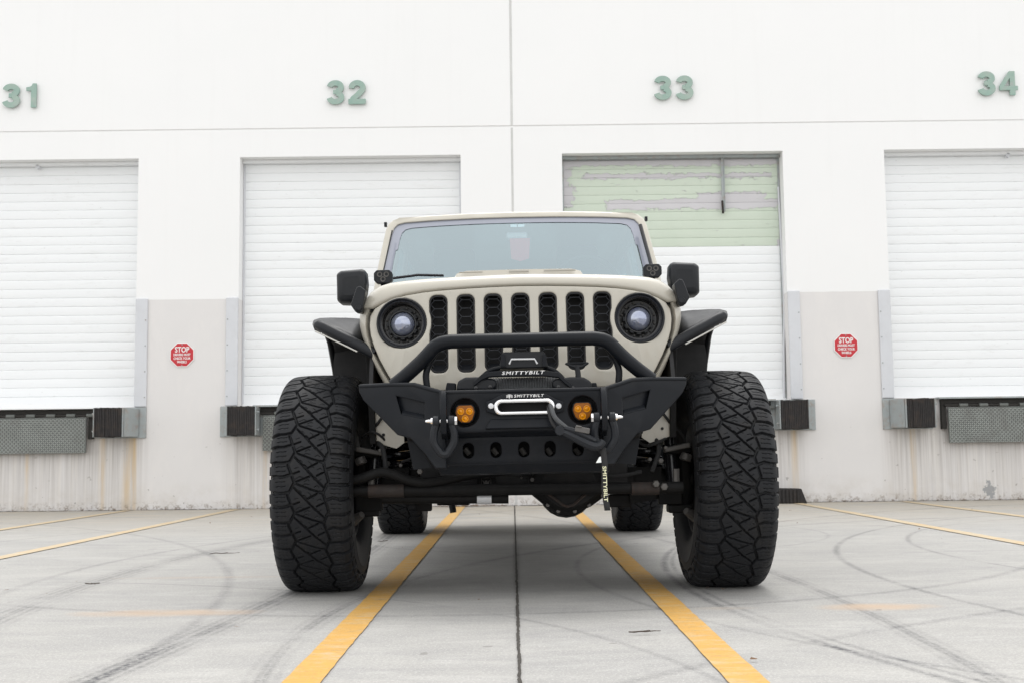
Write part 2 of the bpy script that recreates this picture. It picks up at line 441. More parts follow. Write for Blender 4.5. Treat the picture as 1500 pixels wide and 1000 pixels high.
def wall_mat():
    m = NT('painted_wall'); p = m.pos(); x, y, z = m.sep(p)
    ZB = at(752, 433, YW).z; ZD = at(752, 589, YW).z
    n = m.noise(p, .9, 5, .6); white = m.mix(n, (.80, .805, .805), (.835, .835, .835))
    white = m.mix(m.rng(m.noise(m.pos((5, 3, .22)), 2.0, 7, .7), .54, .78, 0, .07), white, (.62, .61, .59))
    g0 = m.mix(m.noise(p, 1.6, 6, .65), (.660, .645, .638), (.715, .702, .695))
    patch = m.rng(m.noise(m.pos((2.2, 2, .7)), 2.2, 6, .7, .4), .48, .70, 0, .55)
    g0 = m.mix(patch, g0, (.735, .715, .70))
    # painted-over edge of the grey dado
    edge = m.math('ADD', z, m.rng(m.noise(p, 7, 3), 0, 1, -.004, .004))
    c = m.mix(m.rng(edge, ZB - .002, ZB + .002, 1, 0), white, g0)
    # below the dock floor: run-down streaks of dirt and rust
    low = m.rng(z, ZD - .10, ZD - .22, 0, 1)
    stv = m.noise(m.pos((9, 9, .30)), 1.6, 6, .72); stf = m.noise(m.pos((34, 9, .5)), 1.2, 5, .7)
    def near(cx, half, soft):
        return m.rng(m.math('ABSOLUTE', m.math('SUBTRACT', x, cx)), half, half + soft, 1, 0)
    dock = None
    for cx in DOORX:
        g = near(cx, 1.18, .18); dock = g if dock is None else m.math('MAXIMUM', dock, g)
    dirt = m.math('MULTIPLY', m.math('MULTIPLY', m.math('MULTIPLY', low, dock), m.rng(stf, .30, .62)), m.rng(z, .15, ZD - .35, .55, 1.25), clamp=True)
    c = m.mix(m.math('MULTIPLY', dirt, .80), c, (.43, .405, .385))
    c = m.mix(m.math('MULTIPLY', m.math('MULTIPLY', low, dock), m.rng(stv, .50, .70, 0, .6)), c, (.72, .69, .65))
    rs = None
    for px, w in ((150, .03), (187, .05), (197, .02), (40, .02), (1338, .03), (560, .03), (388, .02), (1165, .03)):
        g = near(at(px, 680, YW).x, w * .3, w * 1.3); rs = g if rs is None else m.math('ADD', rs, g)
    rs = m.math('MULTIPLY', m.math('MULTIPLY', rs, low), m.rng(m.noise(m.pos((14, 9, .8)), 1.5, 5, .7), .35, .62, 0, .65))
    c = m.mix(rs, c, (.60, .44, .24))
    # splash dirt at the foot
    foot = m.math('MULTIPLY', m.rng(z, .30, .02, 0, 1), m.rng(m.noise(p, 5, 6, .7), .42, .66, 0, .45)); c = m.mix(foot, c, (.45, .40, .33))
    foot2 = m.math('MULTIPLY', m.rng(z, .10, .0, 0, 1), m.rng(m.noise(p, 24, 4, .7), .50, .62, 0, .9)); c = m.mix(foot2, c, (.20, .15, .11))
    q = at(1450, 716, YW)
    ex = m.math('SUBTRACT', x, q.x); ez = m.math('SUBTRACT', z, q.z)
    e = m.math('ADD', m.math('SQRT', m.math('ADD', m.math('MULTIPLY', ex, ex), m.math('MULTIPLY', m.math('MULTIPLY', ez, ez), .6))), m.rng(m.noise(p, 22, 4, .7), 0, 1, -.09, .09))
    c = m.mix(m.rng(e, .05, .065, .8, 0), c, (.25, .26, .27))
    sp = m.math('MULTIPLY', m.rng(m.noise(p, 15, 2, .5), .72, .74, 0, .7), m.rng(z, 1.0, .1, 0, 1)); c = m.mix(sp, c, (.27, .25, .23))
    m.set(c, .75); m.bump(m.noise(p, 60, 5, .7), .06, .004); return m.m

P475 = 475
DOORX = [at(cx, 400, YW).x - (-0.0) for cx in (37, 513, 988, 1465)]
DOORX = [DOORX[1] + (i - 1) * (DOORX[3] - DOORX[0]) / 3 for i in range(4)]
M['wall'] = wall_mat()
M['sealant'] = simple('joint_sealant', (.60, .60, .59), .7, var=.2, sc=5)

def slat_mat():
    m = NT('white_slat_paint'); p = m.pos(); x, y, z = m.sep(p)
    c = m.mix(m.noise(m.pos((1, 1, 3)), 1.5, 5, .6), (.80, .82, .835), (.83, .845, .855))
    c = m.mix(m.rng(m.noise(m.pos((1, 1, 5)), 3, 8, .75), .56, .76, 0, .40), c, (.56, .55, .53))
    c = m.mix(m.rng(m.noise(m.pos((3, 1, 9)), 5, 5, .7), .66, .70, 0, .5), c, (.50, .49, .48))
    m.set(c, .42, spec=.4); return m.m
M['slat'] = slat_mat()
def peel_mat():
    m = NT('peeling_green_slat_paint'); p = m.pos(); x, y, z = m.sep(p)
    nz = m.math('MULTIPLY', m.math('SUBTRACT', m.noise(m.pos((1.2, 1, 1.5)), 4.5, 9, .80, .6), .5), .20)
    zz = m.math('ADD', z, nz); zx = m.math('ADD', x, m.math('MULTIPLY', m.math('SUBTRACT', m.noise(p, 4, 6, .7), .5), .7))
    def band(ya, yb, xa, xb):
        za, zb = at(988, ya, YW + .2).z, at(988, yb, YW + .2).z
        xa, xb = at(xa, 300, YW + .2).x, at(xb, 300, YW + .2).x
        f = m.math('MULTIPLY', m.math('LESS_THAN', zz, za), m.math('GREATER_THAN', zz, zb))
        g = m.math('MULTIPLY', m.math('GREATER_THAN', zx, xa), m.math('LESS_THAN', zx, xb))
        return m.math('MULTIPLY', f, g)
    bs = [band(200, 243, 700, 1300), band(255, 262, 850, 1130), band(283, 297, 1015, 1118), band(293, 307, 885, 1140), band(240, 300, 780, 838), band(352, 365, 1128, 1200)]
    t = bs[0]
    for b in bs[1:]: t = m.math('MAXIMUM', t, b)
    chips = m.math('GREATER_THAN', m.noise(m.pos((1, 1, 3)), 9, 5, .7), .67); t = m.math('MAXIMUM', t, m.math('MULTIPLY', chips, .8))
    green = m.mix(m.noise(p, 3, 5, .65), (.52, .60, .50), (.61, .67, .58)); lav = m.mix(m.noise(p, 4, 5), (.52, .51, .53), (.60, .59, .61))
    c = m.mix(t, green, lav)
    m.set(c, .6); m.bump(m.math('SUBTRACT', 1, t), .9, .006); return m.m
M['peel'] = peel_mat()
M['guard'] = simple('corner_guard_paint', (.60, .615, .645), .5, var=.06, sc=3, dirt=((.45, .45, .46), 4, .3))
M['galv'] = simple('worn_galvanised_steel', (.33, .36, .365), .5, .25, var=.15, sc=9, dirt=((.30, .17, .09), 10, .55))
M['hexwire'] = simple('grey_mesh_wire', (.050, .053, .060), .4)
M['rib'] = simple('pale_rib_steel', (.36, .38, .36), .5, .2, var=.2, sc=6, dirt=((.15, .14, .13), 5, .6))  # ribs are paler than the lip plate so the fine pattern shows
M['lipsteel'] = simple('lip_plate_steel', (.125, .135, .128), .6, .1, var=.25, sc=6, dirt=((.10, .095, .09), 5, .6))
M['dockrubber'] = simple('laminated_dock_rubber', (.020, .018, .018), .8, var=.5, sc=25, dirt=((.075, .05, .035), 10, .6), bump=.5, bsc=70)
M['black_gap'] = simple('grimy_steel', (.02, .018, .016), .8, var=.4, sc=20)
def digit_mat():
    m = NT('weathered_green_metal'); p = m.pos()
    n = m.noise(p, 7, 5, .65, .5); c = m.mix(m.rng(n, .3, .7), (.24, .375, .325), (.34, .43, .375))
    c = m.mix(m.rng(m.noise(p, 14, 5), .55, .75, 0, .6), c, (.36, .37, .36)); m.set(c, .6); return m.m
M['digit'] = digit_mat()
M['red'] = simple('sign_red', (.50, .018, .030), .45, var=.12, sc=30)
M['signwhite'] = simple('sign_white', (.80, .79, .78), .5, var=.03)
M['leaf'] = simple('dry_leaf_litter', (.15, .085, .045), .85, var=.6, sc=30)
M['twig'] = simple('dark_twig', (.06, .045, .035), .85, var=.4, sc=30)

# ================================================================== SETTING
g = MB(); g.add([(-300, -300, 0), (300, -300, 0), (300, 300, 0), (-300, 300, 0)], [(0, 1, 2, 3)])
tag(g.build('concrete_yard', M['concrete'], smooth=0), 'pale worn concrete yard with dark curved tyre marks', kind='structure')

def strip(a, b, w0, n=40, wob=.004, z=.004):
    m = MB(); rows = []
    a, b = Vector(a), Vector(b); d = (b - a).normalized(); s = Vector((d.y, -d.x, 0))
    for i in range(n + 1):
        c = a.lerp(b, i / n); j1, j2 = random.uniform(-wob, wob), random.uniform(-wob, wob)
        rows.append([c - s * (w0 / 2 + j1) + Vector((0, 0, z)), c + s * (w0 / 2 + j2) + Vector((0, 0, z))])
    return m.grid(rows)
XJ = gnd(760, 1000).x
LH = .565
mid = (DOORX[1] + DOORX[2]) / 2
pit = DOORX[1] - DOORX[0]
lab = {(-1, -1): 'faded far left yellow bay line', (-1, 1): 'yellow bay line crossing the yard left of the truck', (0, -1): 'yellow bay line under the left half of the truck',
       (0, 1): 'yellow bay line under the right half of the truck', (1, -1): 'yellow bay line running right from beside the right front tyre', (1, 1): 'faded far right yellow bay line'}
for k in (-1, 0, 1):
    for sg in (-1, 1):
        xx = mid + k * pit + sg * LH
        xa = xx - sg * .034
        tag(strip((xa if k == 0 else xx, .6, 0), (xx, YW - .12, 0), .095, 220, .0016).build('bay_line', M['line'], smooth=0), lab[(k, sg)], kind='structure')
m = strip((XJ + .004, -6, 0), (XJ, YW, 0), .009, 700, .0022)
m.build('expansion_joint', M['joint'], smooth=0)['kind'] = 'structure'
m = strip((-14, YW - .018, 0), (14, YW - .018, 0), .035, 900, .014)
m.build('wall_foot_gap', M['joint'], smooth=0)['kind'] = 'structure'

# ---- warehouse
ZD = at(752, 589, YW).z; ZT = at(752, 226, YW).z; ZR = at(752, 184.5, YW).z; ZG = at(752, 433, YW).z
OW = (at(676, 400, YW).x - at(350, 400, YW).x) / 2
wh = empty('warehouse', (0, YW, 0)); tag(wh, 'white painted loading dock warehouse with grey dado and four numbered bays', 'building')
XL, XR, TH, GAP = -15.0, 15.0, .30, .024
XS = at(751, 300, YW).x
edges = []
for dx in DOORX: edges += [(dx - OW, dx + OW)]
def wallpart(x0, x1, z0, z1, name='wall_panel', mat='wall', y0=0, y1=TH):
    m = MB(); m.span((x0, y0, z0), (x1, y1, z1)); return m.build(name, M[mat], wh, smooth=0)
# tilt-up panels left and right of the sealed joint: a base, piers and head each
for (a, b) in ((XL, XS - GAP / 2), (XS + GAP / 2, XR)):
    m = MB()
    m.span((a, 0, 0), (b, TH, ZD))
    ds = [e for e in edges if e[0] > a and e[1] < b]
    cur = a
    for e0, e1 in ds:
        m.span((cur, 0, ZD), (e0, TH, ZT)); cur = e1
    m.span((cur, 0, ZD), (b, TH, ZT))
    m.span((a, 0, ZT), (b, TH, ZR - .02))
    bm = m.mesh('w'); o = finish('wall_panel', bm, M['wall'], wh, smooth=0)
    m = MB(); m.span((a, -.004, ZR), (b, TH, 6.2)); m.build('upper_wall_panel', M['wall'], wh, smooth=0, bevel=.006)
m = MB(); m.span((XL, .006, ZR - .02), (XR, TH, ZR)); m.build('reveal_joint', M['wall'], wh, smooth=0)
m = MB(); m.span((XS - GAP / 2, .005, 0), (XS + GAP / 2, TH, ZR - .02)); m.span((XS - GAP / 2, .003, ZR), (XS + GAP / 2, TH, 6.2)); m.build('sealed_joint', M['sealant'], wh, smooth=0)
m = MB(); m.span((XL, TH, 0), (XR, 12, 6.19)); m.build('warehouse_body', M['wall'], wh, smooth=0)
m = MB(); m.span((XL - .05, -.04, 6.2), (XR + .05, 12.05, 6.28)); m.build('parapet_cap', M['galv'], wh, smooth=0)

def slat_mesh(w, h, name):
    # curtain slat: flat face, rolled shoulders top and bottom
    pr = [(-.0088, .0004), (-.0100, .006), (-.0106, h * .5), (-.0104, h - .012), (-.0100, h - .008), (-.0074, h - .005), (-.0066, h - .002), (-.0060, h - .0006), (.006, h - .0006), (.006, .0004)]
    m = MB(); m.prism([(-w / 2, y, z) for y, z in pr], [(w / 2, y, z) for y, z in pr]); return m.mesh(name)
NS = 26
ztop = ZT - .035
hs_ = (ztop - ZD - .13) / NS
for i, dx in enumerate(DOORX):
    d = empty('roller_door', (dx, .2, ZD), wh)
    d['label'] = ['closed white roller door of the leftmost bay', 'closed white roller door behind the left side of the truck', 'roller door with peeling pale green paint on its upper slats', 'closed white roller door of the rightmost bay'][i]
    me = slat_mesh(2 * OW - .004, hs_, 'slat'); finish('slat_src', me, M['slat'], None)
    bpy.data.objects.remove(bpy.data.objects['slat_src'])
    me2 = None
    zg = at(988, 363, YW + .2).z - ZD
    if i == 2:
        me2 = slat_mesh(2 * OW - .004, hs_, 'slat'); finish('slat_src', me2, M['peel'], None); bpy.data.objects.remove(bpy.data.objects['slat_src'])
    for k in range(NS):
        z = .13 + k * hs_
        o = bpy.data.objects.new('slat', me2 if (me2 and z > zg - .03) else me); COL.objects.link(o); o.parent = d
        o.location = (0, random.uniform(-.0006, .0006), z); o.rotation_euler = (random.uniform(-.006, .006), 0, random.uniform(-.0004, .0004))
    MB().box((0, -.006, .0655), (2 * OW - .006, .03, .125)).build('bottom_bar', M['slat'], d, bevel=.004)
    MB().box((0, -.035, (ZT - ZD) - .018), (2 * OW - .002, .09, .034)).build('head_rail', M['galv' if i == 2 else 'slat'], d, bevel=.003)
    MB().box((0, .022, (ztop - ZD) / 2), (2 * OW - .01, .012, ztop - ZD)).build('curtain_backing', M['galv'], d, smooth=0)
    if i == 0 or i == 3:
        MB().lathe((0.05 if i == 0 else .2, -.06, ZT - ZD - .045), [(0.001, -.02), (.022, -.02), (.022, .02), (.001, .02)], 14, 'Y').build('roller_stop', M['guard'], d)
    for sg in (-1, 1):
        mm = MB(); mm.box((sg * (OW - .012), -.012, (ZT - ZD) / 2), (.02, .03, ZT - ZD - .05)); mm.build('guide_rail', M['guard' if i != 2 else 'galv'], d, bevel=.002)
    if i == 2:
        xa = at(1058, 260, YW + .17).x - dx; z1 = at(1058, 226, YW + .17).z - ZD; z0 = at(1058, 311, YW + .17).z - ZD
        mm = MB(); mm.box((xa, -.05, (z0 + z1) / 2), (.030, .014, z1 - z0)); mm.box((xa + .016, -.058, (z0 + z1) / 2), (.008, .02, z1 - z0))
        mm.build('hanging_rail', M['galv'], d, bevel=.002)
        MB().tube([(xa - .012, -.055, z0 + .12), (xa - .008, -.06, z0), (xa - .008, -.058, z0 - .02)], .012, 8).build('rusty_rail_end', M['rust'], d)
        # loose curling weather strip at right edge
        pts = [(OW - .03, -.03, .02), (OW - .02, -.04, .5), (OW + .0, -.03, .95), (OW - .004, -.03, 1.5), (OW - .02, -.03, 2.3)]
        MB().tube(smoothpath(pts, 5), .011, 6).build('loose_weather_strip', M['guard'], d)

# corner guards on the piers
def guard(xc, w, sg):
    m = MB(); m.span((xc - w / 2, -.022, ZD + .0), (xc + w / 2, -.001, ZG + .012)); m.span((xc - sg * w / 2 - .002, -.022, ZD), (xc - sg * w / 2 + .012 * -sg + .0, .17, ZG + .012)) if False else None
    o = m.build('corner_guard', M['guard'], wh, bevel=.012, seg=3)
    for k in range(4):
        b = MB(); b.lathe((xc + sg * w * .35, -.0235, ZD + .1 + k * .27), [(.0005, -.003), (.007, -.003), (.008, .002)], 8, 'Y'); b.build('bolt', M['galv'], o)
for e0, e1 in edges:
    guard(e0 - .065, .13, -1); guard(e1 + .065, .13, 1)

# dock bumpers: laminated rubber block between steel angles, on a backing plate
bl = {(0, 1): 'black rubber dock bumper with pale steel cheek at the right foot of the leftmost door', (1, -1): 'black rubber dock bumper at the left foot of the second door from the left',
      (1, 1): 'rubber dock bumper hidden behind the truck below the second door', (2, -1): 'rubber dock bumper hidden behind the truck left of the peeling door', (2, 1): 'black rubber dock bumper at the right foot of the peeling door', (3, -1): 'rusty cheeked rubber dock bumper at the left foot of the rightmost door'}
for (i, sg), lb in bl.items():
    e = edges[i][1] if sg > 0 else edges[i][0]
    bx = e - sg * .13 + {(1, -1): -.10, (2, 1): .17, (1, 1): .10, (2, -1): -.10}.get((i, sg), 0)
    t = empty('dock_bumper', (bx, YW, ZD - .165)); tag(t, lb, 'dock bumper', 'dock bumpers under the loading doors')
    zz = .30
    m = MB(); m.box((0, -.010, 0), (.52 if i in (0, 3) else .42, .018, zz + .02)); m.build('back_plate', M['galv'], t, bevel=.002)
    for k in range(15):
        m = MB(); m.box((-sg * .06 + (k - 7) * .0185, -.145 + random.uniform(-.004, .004), random.uniform(-.003, .003)), (.0165, .25, zz + random.uniform(-.014, .004))); m.build('rubber_ply', M['dockrubber'], t, bevel=.002)
    for s2 in (-1, 1):
        w = .012 if s2 != sg else .018
        xx = -sg * .06 + s2 * (.150)
        m = MB(); m.box((xx, -.135, 0), (w, .235, zz)); m.box((xx + s2 * .04, -.024, 0), (.08, .010, zz)); m.build('steel_angle', M['galv'], t, bevel=.002)
        # sloping cheek plate outside
        if s2 == sg and i in (0, 3):
            f = [(xx + s2 * .012, -.24, -zz / 2 + .004), (xx + s2 * .10, -.03, -zz / 2 + .004), (xx + s2 * .012, -.03, -zz / 2 + .004)]
            bk = [(p[0], p[1], zz / 2 - .004) for p in f]
            MB().prism(f, bk).build('cheek_plate', M['galv'], t, bevel=.002)
    for s3 in (-1, 1):
        MB().tube([(-.15 - sg * .06 - .03, -.2, s3 * .09), (.15 - sg * .06 + .03, -.2, s3 * .09)], .010, 8).build('tie_bolt', M['galv'], t)

# leveller lips with raised tread pattern
for i, dx in enumerate(DOORX):
    lw = at(130, 630, YW - .1).x - DOORX[0] if i == 0 else .99
    lw = .90
    t = empty('dock_leveller_lip', (dx + (-.19, .0, 0, .25)[i], YW, ZD)); tag(t, ['grey chequer plate leveller lip under the leftmost door', 'grey chequer plate leveller lip left of the truck, half hidden by its tyre', 'leveller lip behind the truck under the peeling door', 'grey chequer plate leveller lip under the rightmost door'][i], 'dock leveller', 'dock leveller lips')
    MB().box((0, -.075, -.29), (2 * lw, .016, .37)).build('lip_plate', M['lipsteel'], t, bevel=.002)
    ch = MB()
    n1 = int(2 * lw / .021)
    for a in range(n1):
        for b in range(17):
            cx = -lw + .015 + a * .021 + (b % 2) * .0; cz = -.465 + b * .021
            r_ = Matrix.Rotation(R(45 if (a + b) % 2 else -45), 3, 'Y')
            ch.box((cx, -.0845, cz), (.020, .004, .0055), r_)
    o = ch.build('chequer_ribs', M['rib'], t, smooth=0); o['kind'] = 'stuff'
    MB().box((0, -.03, -.045), (2 * lw + .12, .05, .05)).build('header_beam', M['black_gap'], t, bevel=.003)
    MB().tube([(-lw - .03, -.07, -.085), (lw + .03, -.07, -.085)], .014, 10).build('hinge_pin', M['black_gap'], t)
    for k in range(9):
        MB().tube([(-lw + .12 + k * .21, -.072, -.085), (-lw + .21 + k * .21, -.072, -.085)], .020, 10).build('hinge_knuckle', M['lipsteel'], t)
    MB().box((0, -.055, -.008), (2 * OW - .36, .11, .018)).build('dock_sill', M['slat' if i == 0 else 'galv'], t, bevel=.003)
    if i in (0, 3):
        sg = 1 if i == 0 else -1
        MB().box((sg * (lw + .035), -.03, -.20), (.05, .05, .26)).build('side_strut', M['black_gap'], t, bevel=.003)

# bay numbers
def stroke(pts, w, n=1):
    pts = [Vector((p[0], p[1])) for p in pts]; L, Rr = [], []
    for i, p in enumerate(pts):
        t = (pts[min(i + 1, len(pts) - 1)] - pts[max(i - 1, 0)]).normalized(); s = Vector((-t.y, t.x)) * w / 2
        L.append(p + s); Rr.append(p - s)
    return [(q.x, q.y) for q in L + Rr[::-1]]
def arc(cx, cz, rx, rz, a0, a1, n=18): return [(cx + rx * math.cos(R(a0 + (a1 - a0) * k / n)), cz + rz * math.sin(R(a0 + (a1 - a0) * k / n))) for k in range(n + 1)]
def digit_polys(ch):        # unit height 1, centred at x 0..
    w = .225
    if ch == '3':
        top = arc(.0, .715, .235, .175, 172, -75); bot = arc(.0, .29, .25, .18, 78, -172)
        return [stroke(top, w), stroke(bot, w), [(-.09, .43), (.1, .43), (.1, .60), (-.09, .60)]]
    if ch == '2':
        p = arc(.0, .68, .235, .205, 185, -40) + [(.02, .38), (-.17, .22), (-.24, .06)]
        return [stroke(p, w), [(-.36, 0), (.35, 0), (.35, .21), (-.36, .21)]]
    if ch == '1':
        return [[(.0, 0), (.21, 0), (.21, 1), (.06, 1), (.02, .90), (-.06, .86), (-.20, .84), (-.20, .70), (.0, .70)]]
    if ch == '4':
        return [[(.05, 0), (.27, 0), (.27, 1), (.04, 1), (-.37, .38), (-.37, .21), (.05, .21)], [(.27, .21), (.38, .21), (.38, .38), (.27, .38)]]
for txt, px, py, lb in (('31', 33, 142, 'at the far left'), ('32', 508, 137, 'above the second door'), ('33', 986, 130.5, 'above the peeling green door'), ('34', 1459, 124, 'at the far right')):
    c = at(px, py, YW); t = empty('bay_number', (c.x, YW - .008, c.z)); tag(t, 'weathered green metal bay number %s on the white wall %s' % (txt, lb), 'number', 'bay numbers above the doors')
    H = .262; dxs = .117 if txt != '31' else .108
    for ch, ox in zip(txt, (-dxs, dxs)):
        m = MB()
        for j, poly in enumerate(digit_polys(ch)):
            if ch == '4' and j == 0:
                hole = [(.06, .38), (.06, .72), (-.17, .38)]
                me = panel_mesh('d', [[(x * H, (z - .5) * H) for x, z in poly], [(x * H, (z - .5) * H) for x, z in hole]], .022)
                base = len(m.v); m.add([v.co for v in me.vertices], [tuple(p.vertices) for p in me.polygons])
            else:
                me = panel_mesh('d', [[(x * H, (z - .5) * H) for x, z in poly]], .022 - j * .0016)
                m.add([(v.co.x, v.co.y + j * .0008, v.co.z) for v in me.vertices], [tuple(p.vertices) for p in me.polygons])
        m.v = [(x, y - .036, z) for x, y, z in m.v]
        m.build('digit', M['digit'], t, smooth=0, loc=(ox, 0, 0))
        for zz in (-.08, .08):
            MB().tube([(.03, -.015, zz), (.03, .0, zz)], .004, 6).build('mounting_stud', M['galv'], t, loc=(ox, 0, 0))

# stop signs
def sign(px, py, lb):
    c = at(px, py, YW); s = 35.5 / F * YW * 1.0
    t = empty('stop_sign', (c.x, YW, c.z)); tag(t, lb, 'sign', 'octagonal stop signs on the dock piers')
    def octo(r): return [(r / math.cos(R(22.5)) * math.cos(R(22.5 + 45 * k)), r / math.cos(R(22.5)) * math.sin(R(22.5 + 45 * k))) for k in range(8)]
    MB().slab(octo(s / 2), -.010, -.002).build('sign_plate', M['signwhite'], t, smooth=0)
    MB().slab(octo(s / 2 * .93), -.0112, -.0102).build('red_face', M['red'], t, smooth=0)
    for body, zz, sz, st, bo in (('STOP', .205, .31, .80, .008), ('DRIVERS MUST', .0, .135, .80, .004), ('CHECK YOUR', -.150, .135, .82, .004), ('WHEELS', -.295, .135, .80, .004)):
        me = text_mesh(body, sz * s, bold=bo * s, extrude=.0008, stretch=st)
        finish('lettering', me, M['signwhite'], t, smooth=0, loc=(0, -.0122, zz * s + .0))
    for zz in (.42, -.43):
        MB().lathe((0, -.013, zz * s), [(.0005, -.003), (.006, -.002), (.007, .002)], 8).build('screw', M['galv'], t)
sign(267, 519.5, 'red octagonal STOP wheel check sign on the pier left of the truck')
sign(1239, 506, 'red octagonal STOP wheel check sign on the pier right of the truck')

# rubber wheel chock by the wall
q = gnd(1160, 736)
t = empty('rubber_chock', (q.x, YW - .16, 0)); tag(t, 'black ribbed rubber chock on the ground at the wall right of the truck', 'wheel chock')
MB().slab([(-.22, .0), (.13, 0), (.075, .15), (-.22, .155)], -.10, .10).build('wedge', M['dockrubber'], t, bevel=.008)
for k in range(7):
    MB().box((-.19 + k * .038, -.104, .075), (.022, .014, .135)).build('rib', M['dockrubber'], t, bevel=.003)

# ground litter
lit = MB()
def bit(x, y, s, z=.006):
    a = random.uniform(0, PI); c, d = math.cos(a), math.sin(a); l, w = s, s * random.uniform(.25, .6)
    pts = [(-l, 0), (-.3 * l, w), (.5 * l, w * .7), (l, 0), (.3 * l, -w)]
    h = [random.uniform(.002, .6 * s + .002) for _ in pts]
    lit.add([(x + p[0] * c - p[1] * d, y + p[0] * d + p[1] * c, z + hh) for p, hh in zip(pts, h)], [(0, 1, 2, 3, 4)])
for k in range(150):
    y = random.uniform(2.6, YW); bit(random.uniform(-6, 6), y, random.choice([.004, .005, .007, .012]))
for k in range(420):
    bit(random.uniform(-6.5, 6.5), YW - abs(random.gauss(0, .11)) - .02, random.uniform(.004, .011))
for k in range(90):
    q = gnd(random.gauss(690, 30), 741); bit(q.x, YW - random.uniform(.02, .25), random.uniform(.008, .02))
lit.build('leaf_litter', M['leaf'], smooth=0)['kind'] = 'stuff'
def twig(px, py, L, ang, lb):
    q = gnd(px, py); t = []
    for k in range(6):
        u = (k / 5 - .5) * L; t.append((u * math.cos(ang) + random.uniform(-.006, .006), u * math.sin(ang), .008 + random.uniform(0, .006)))
    m = MB(); m.tube(t, [.0018, .0025, .0022, .002, .0015, .001], 6); m.tube([t[2], (t[2][0] + .03, t[2][1] + .02, .012)], .002, 5)
    o = m.build('twig', M['twig'], loc=(q.x, q.y, 0)); tag(o, lb, 'twig')
twig(329, 812, .17, .35, 'long brown twig on the concrete left of the left front tyre')
twig(943, 930, .10, .05, 'thin dark twig between the right yellow line and the joint')
twig(133, 858, .04, .2, 'short dark twig on the concrete at the left')
twig(560, 794, .05, .1, 'small dark twig between the left front and left rear tyres')

# ================================================================== TRUCK
truck = empty('pickup_truck', (RX, RY, 0))
tag(truck, 'lifted tan off-road truck with black winch bumper and huge knobbly tyres, parked nose on', 'off-road truck')
CX = 764.0
def pl(pts, ly): return [tuple(B(x, y, ly)[i] for i in (0, 2)) for x, y in pts]       # right half outline, px -> (x,z)
def sym(pts, ly):                       # right half from top centre to bottom centre -> closed symmetric loop
    r = pl(pts, ly); r[0] = (0, r[0][1]); r[-1] = (0, r[-1][1]); return r + [(-x, z) for x, z in reversed(r[1:-1])]
def both(fn):
    for s in (False, True): fn(s)

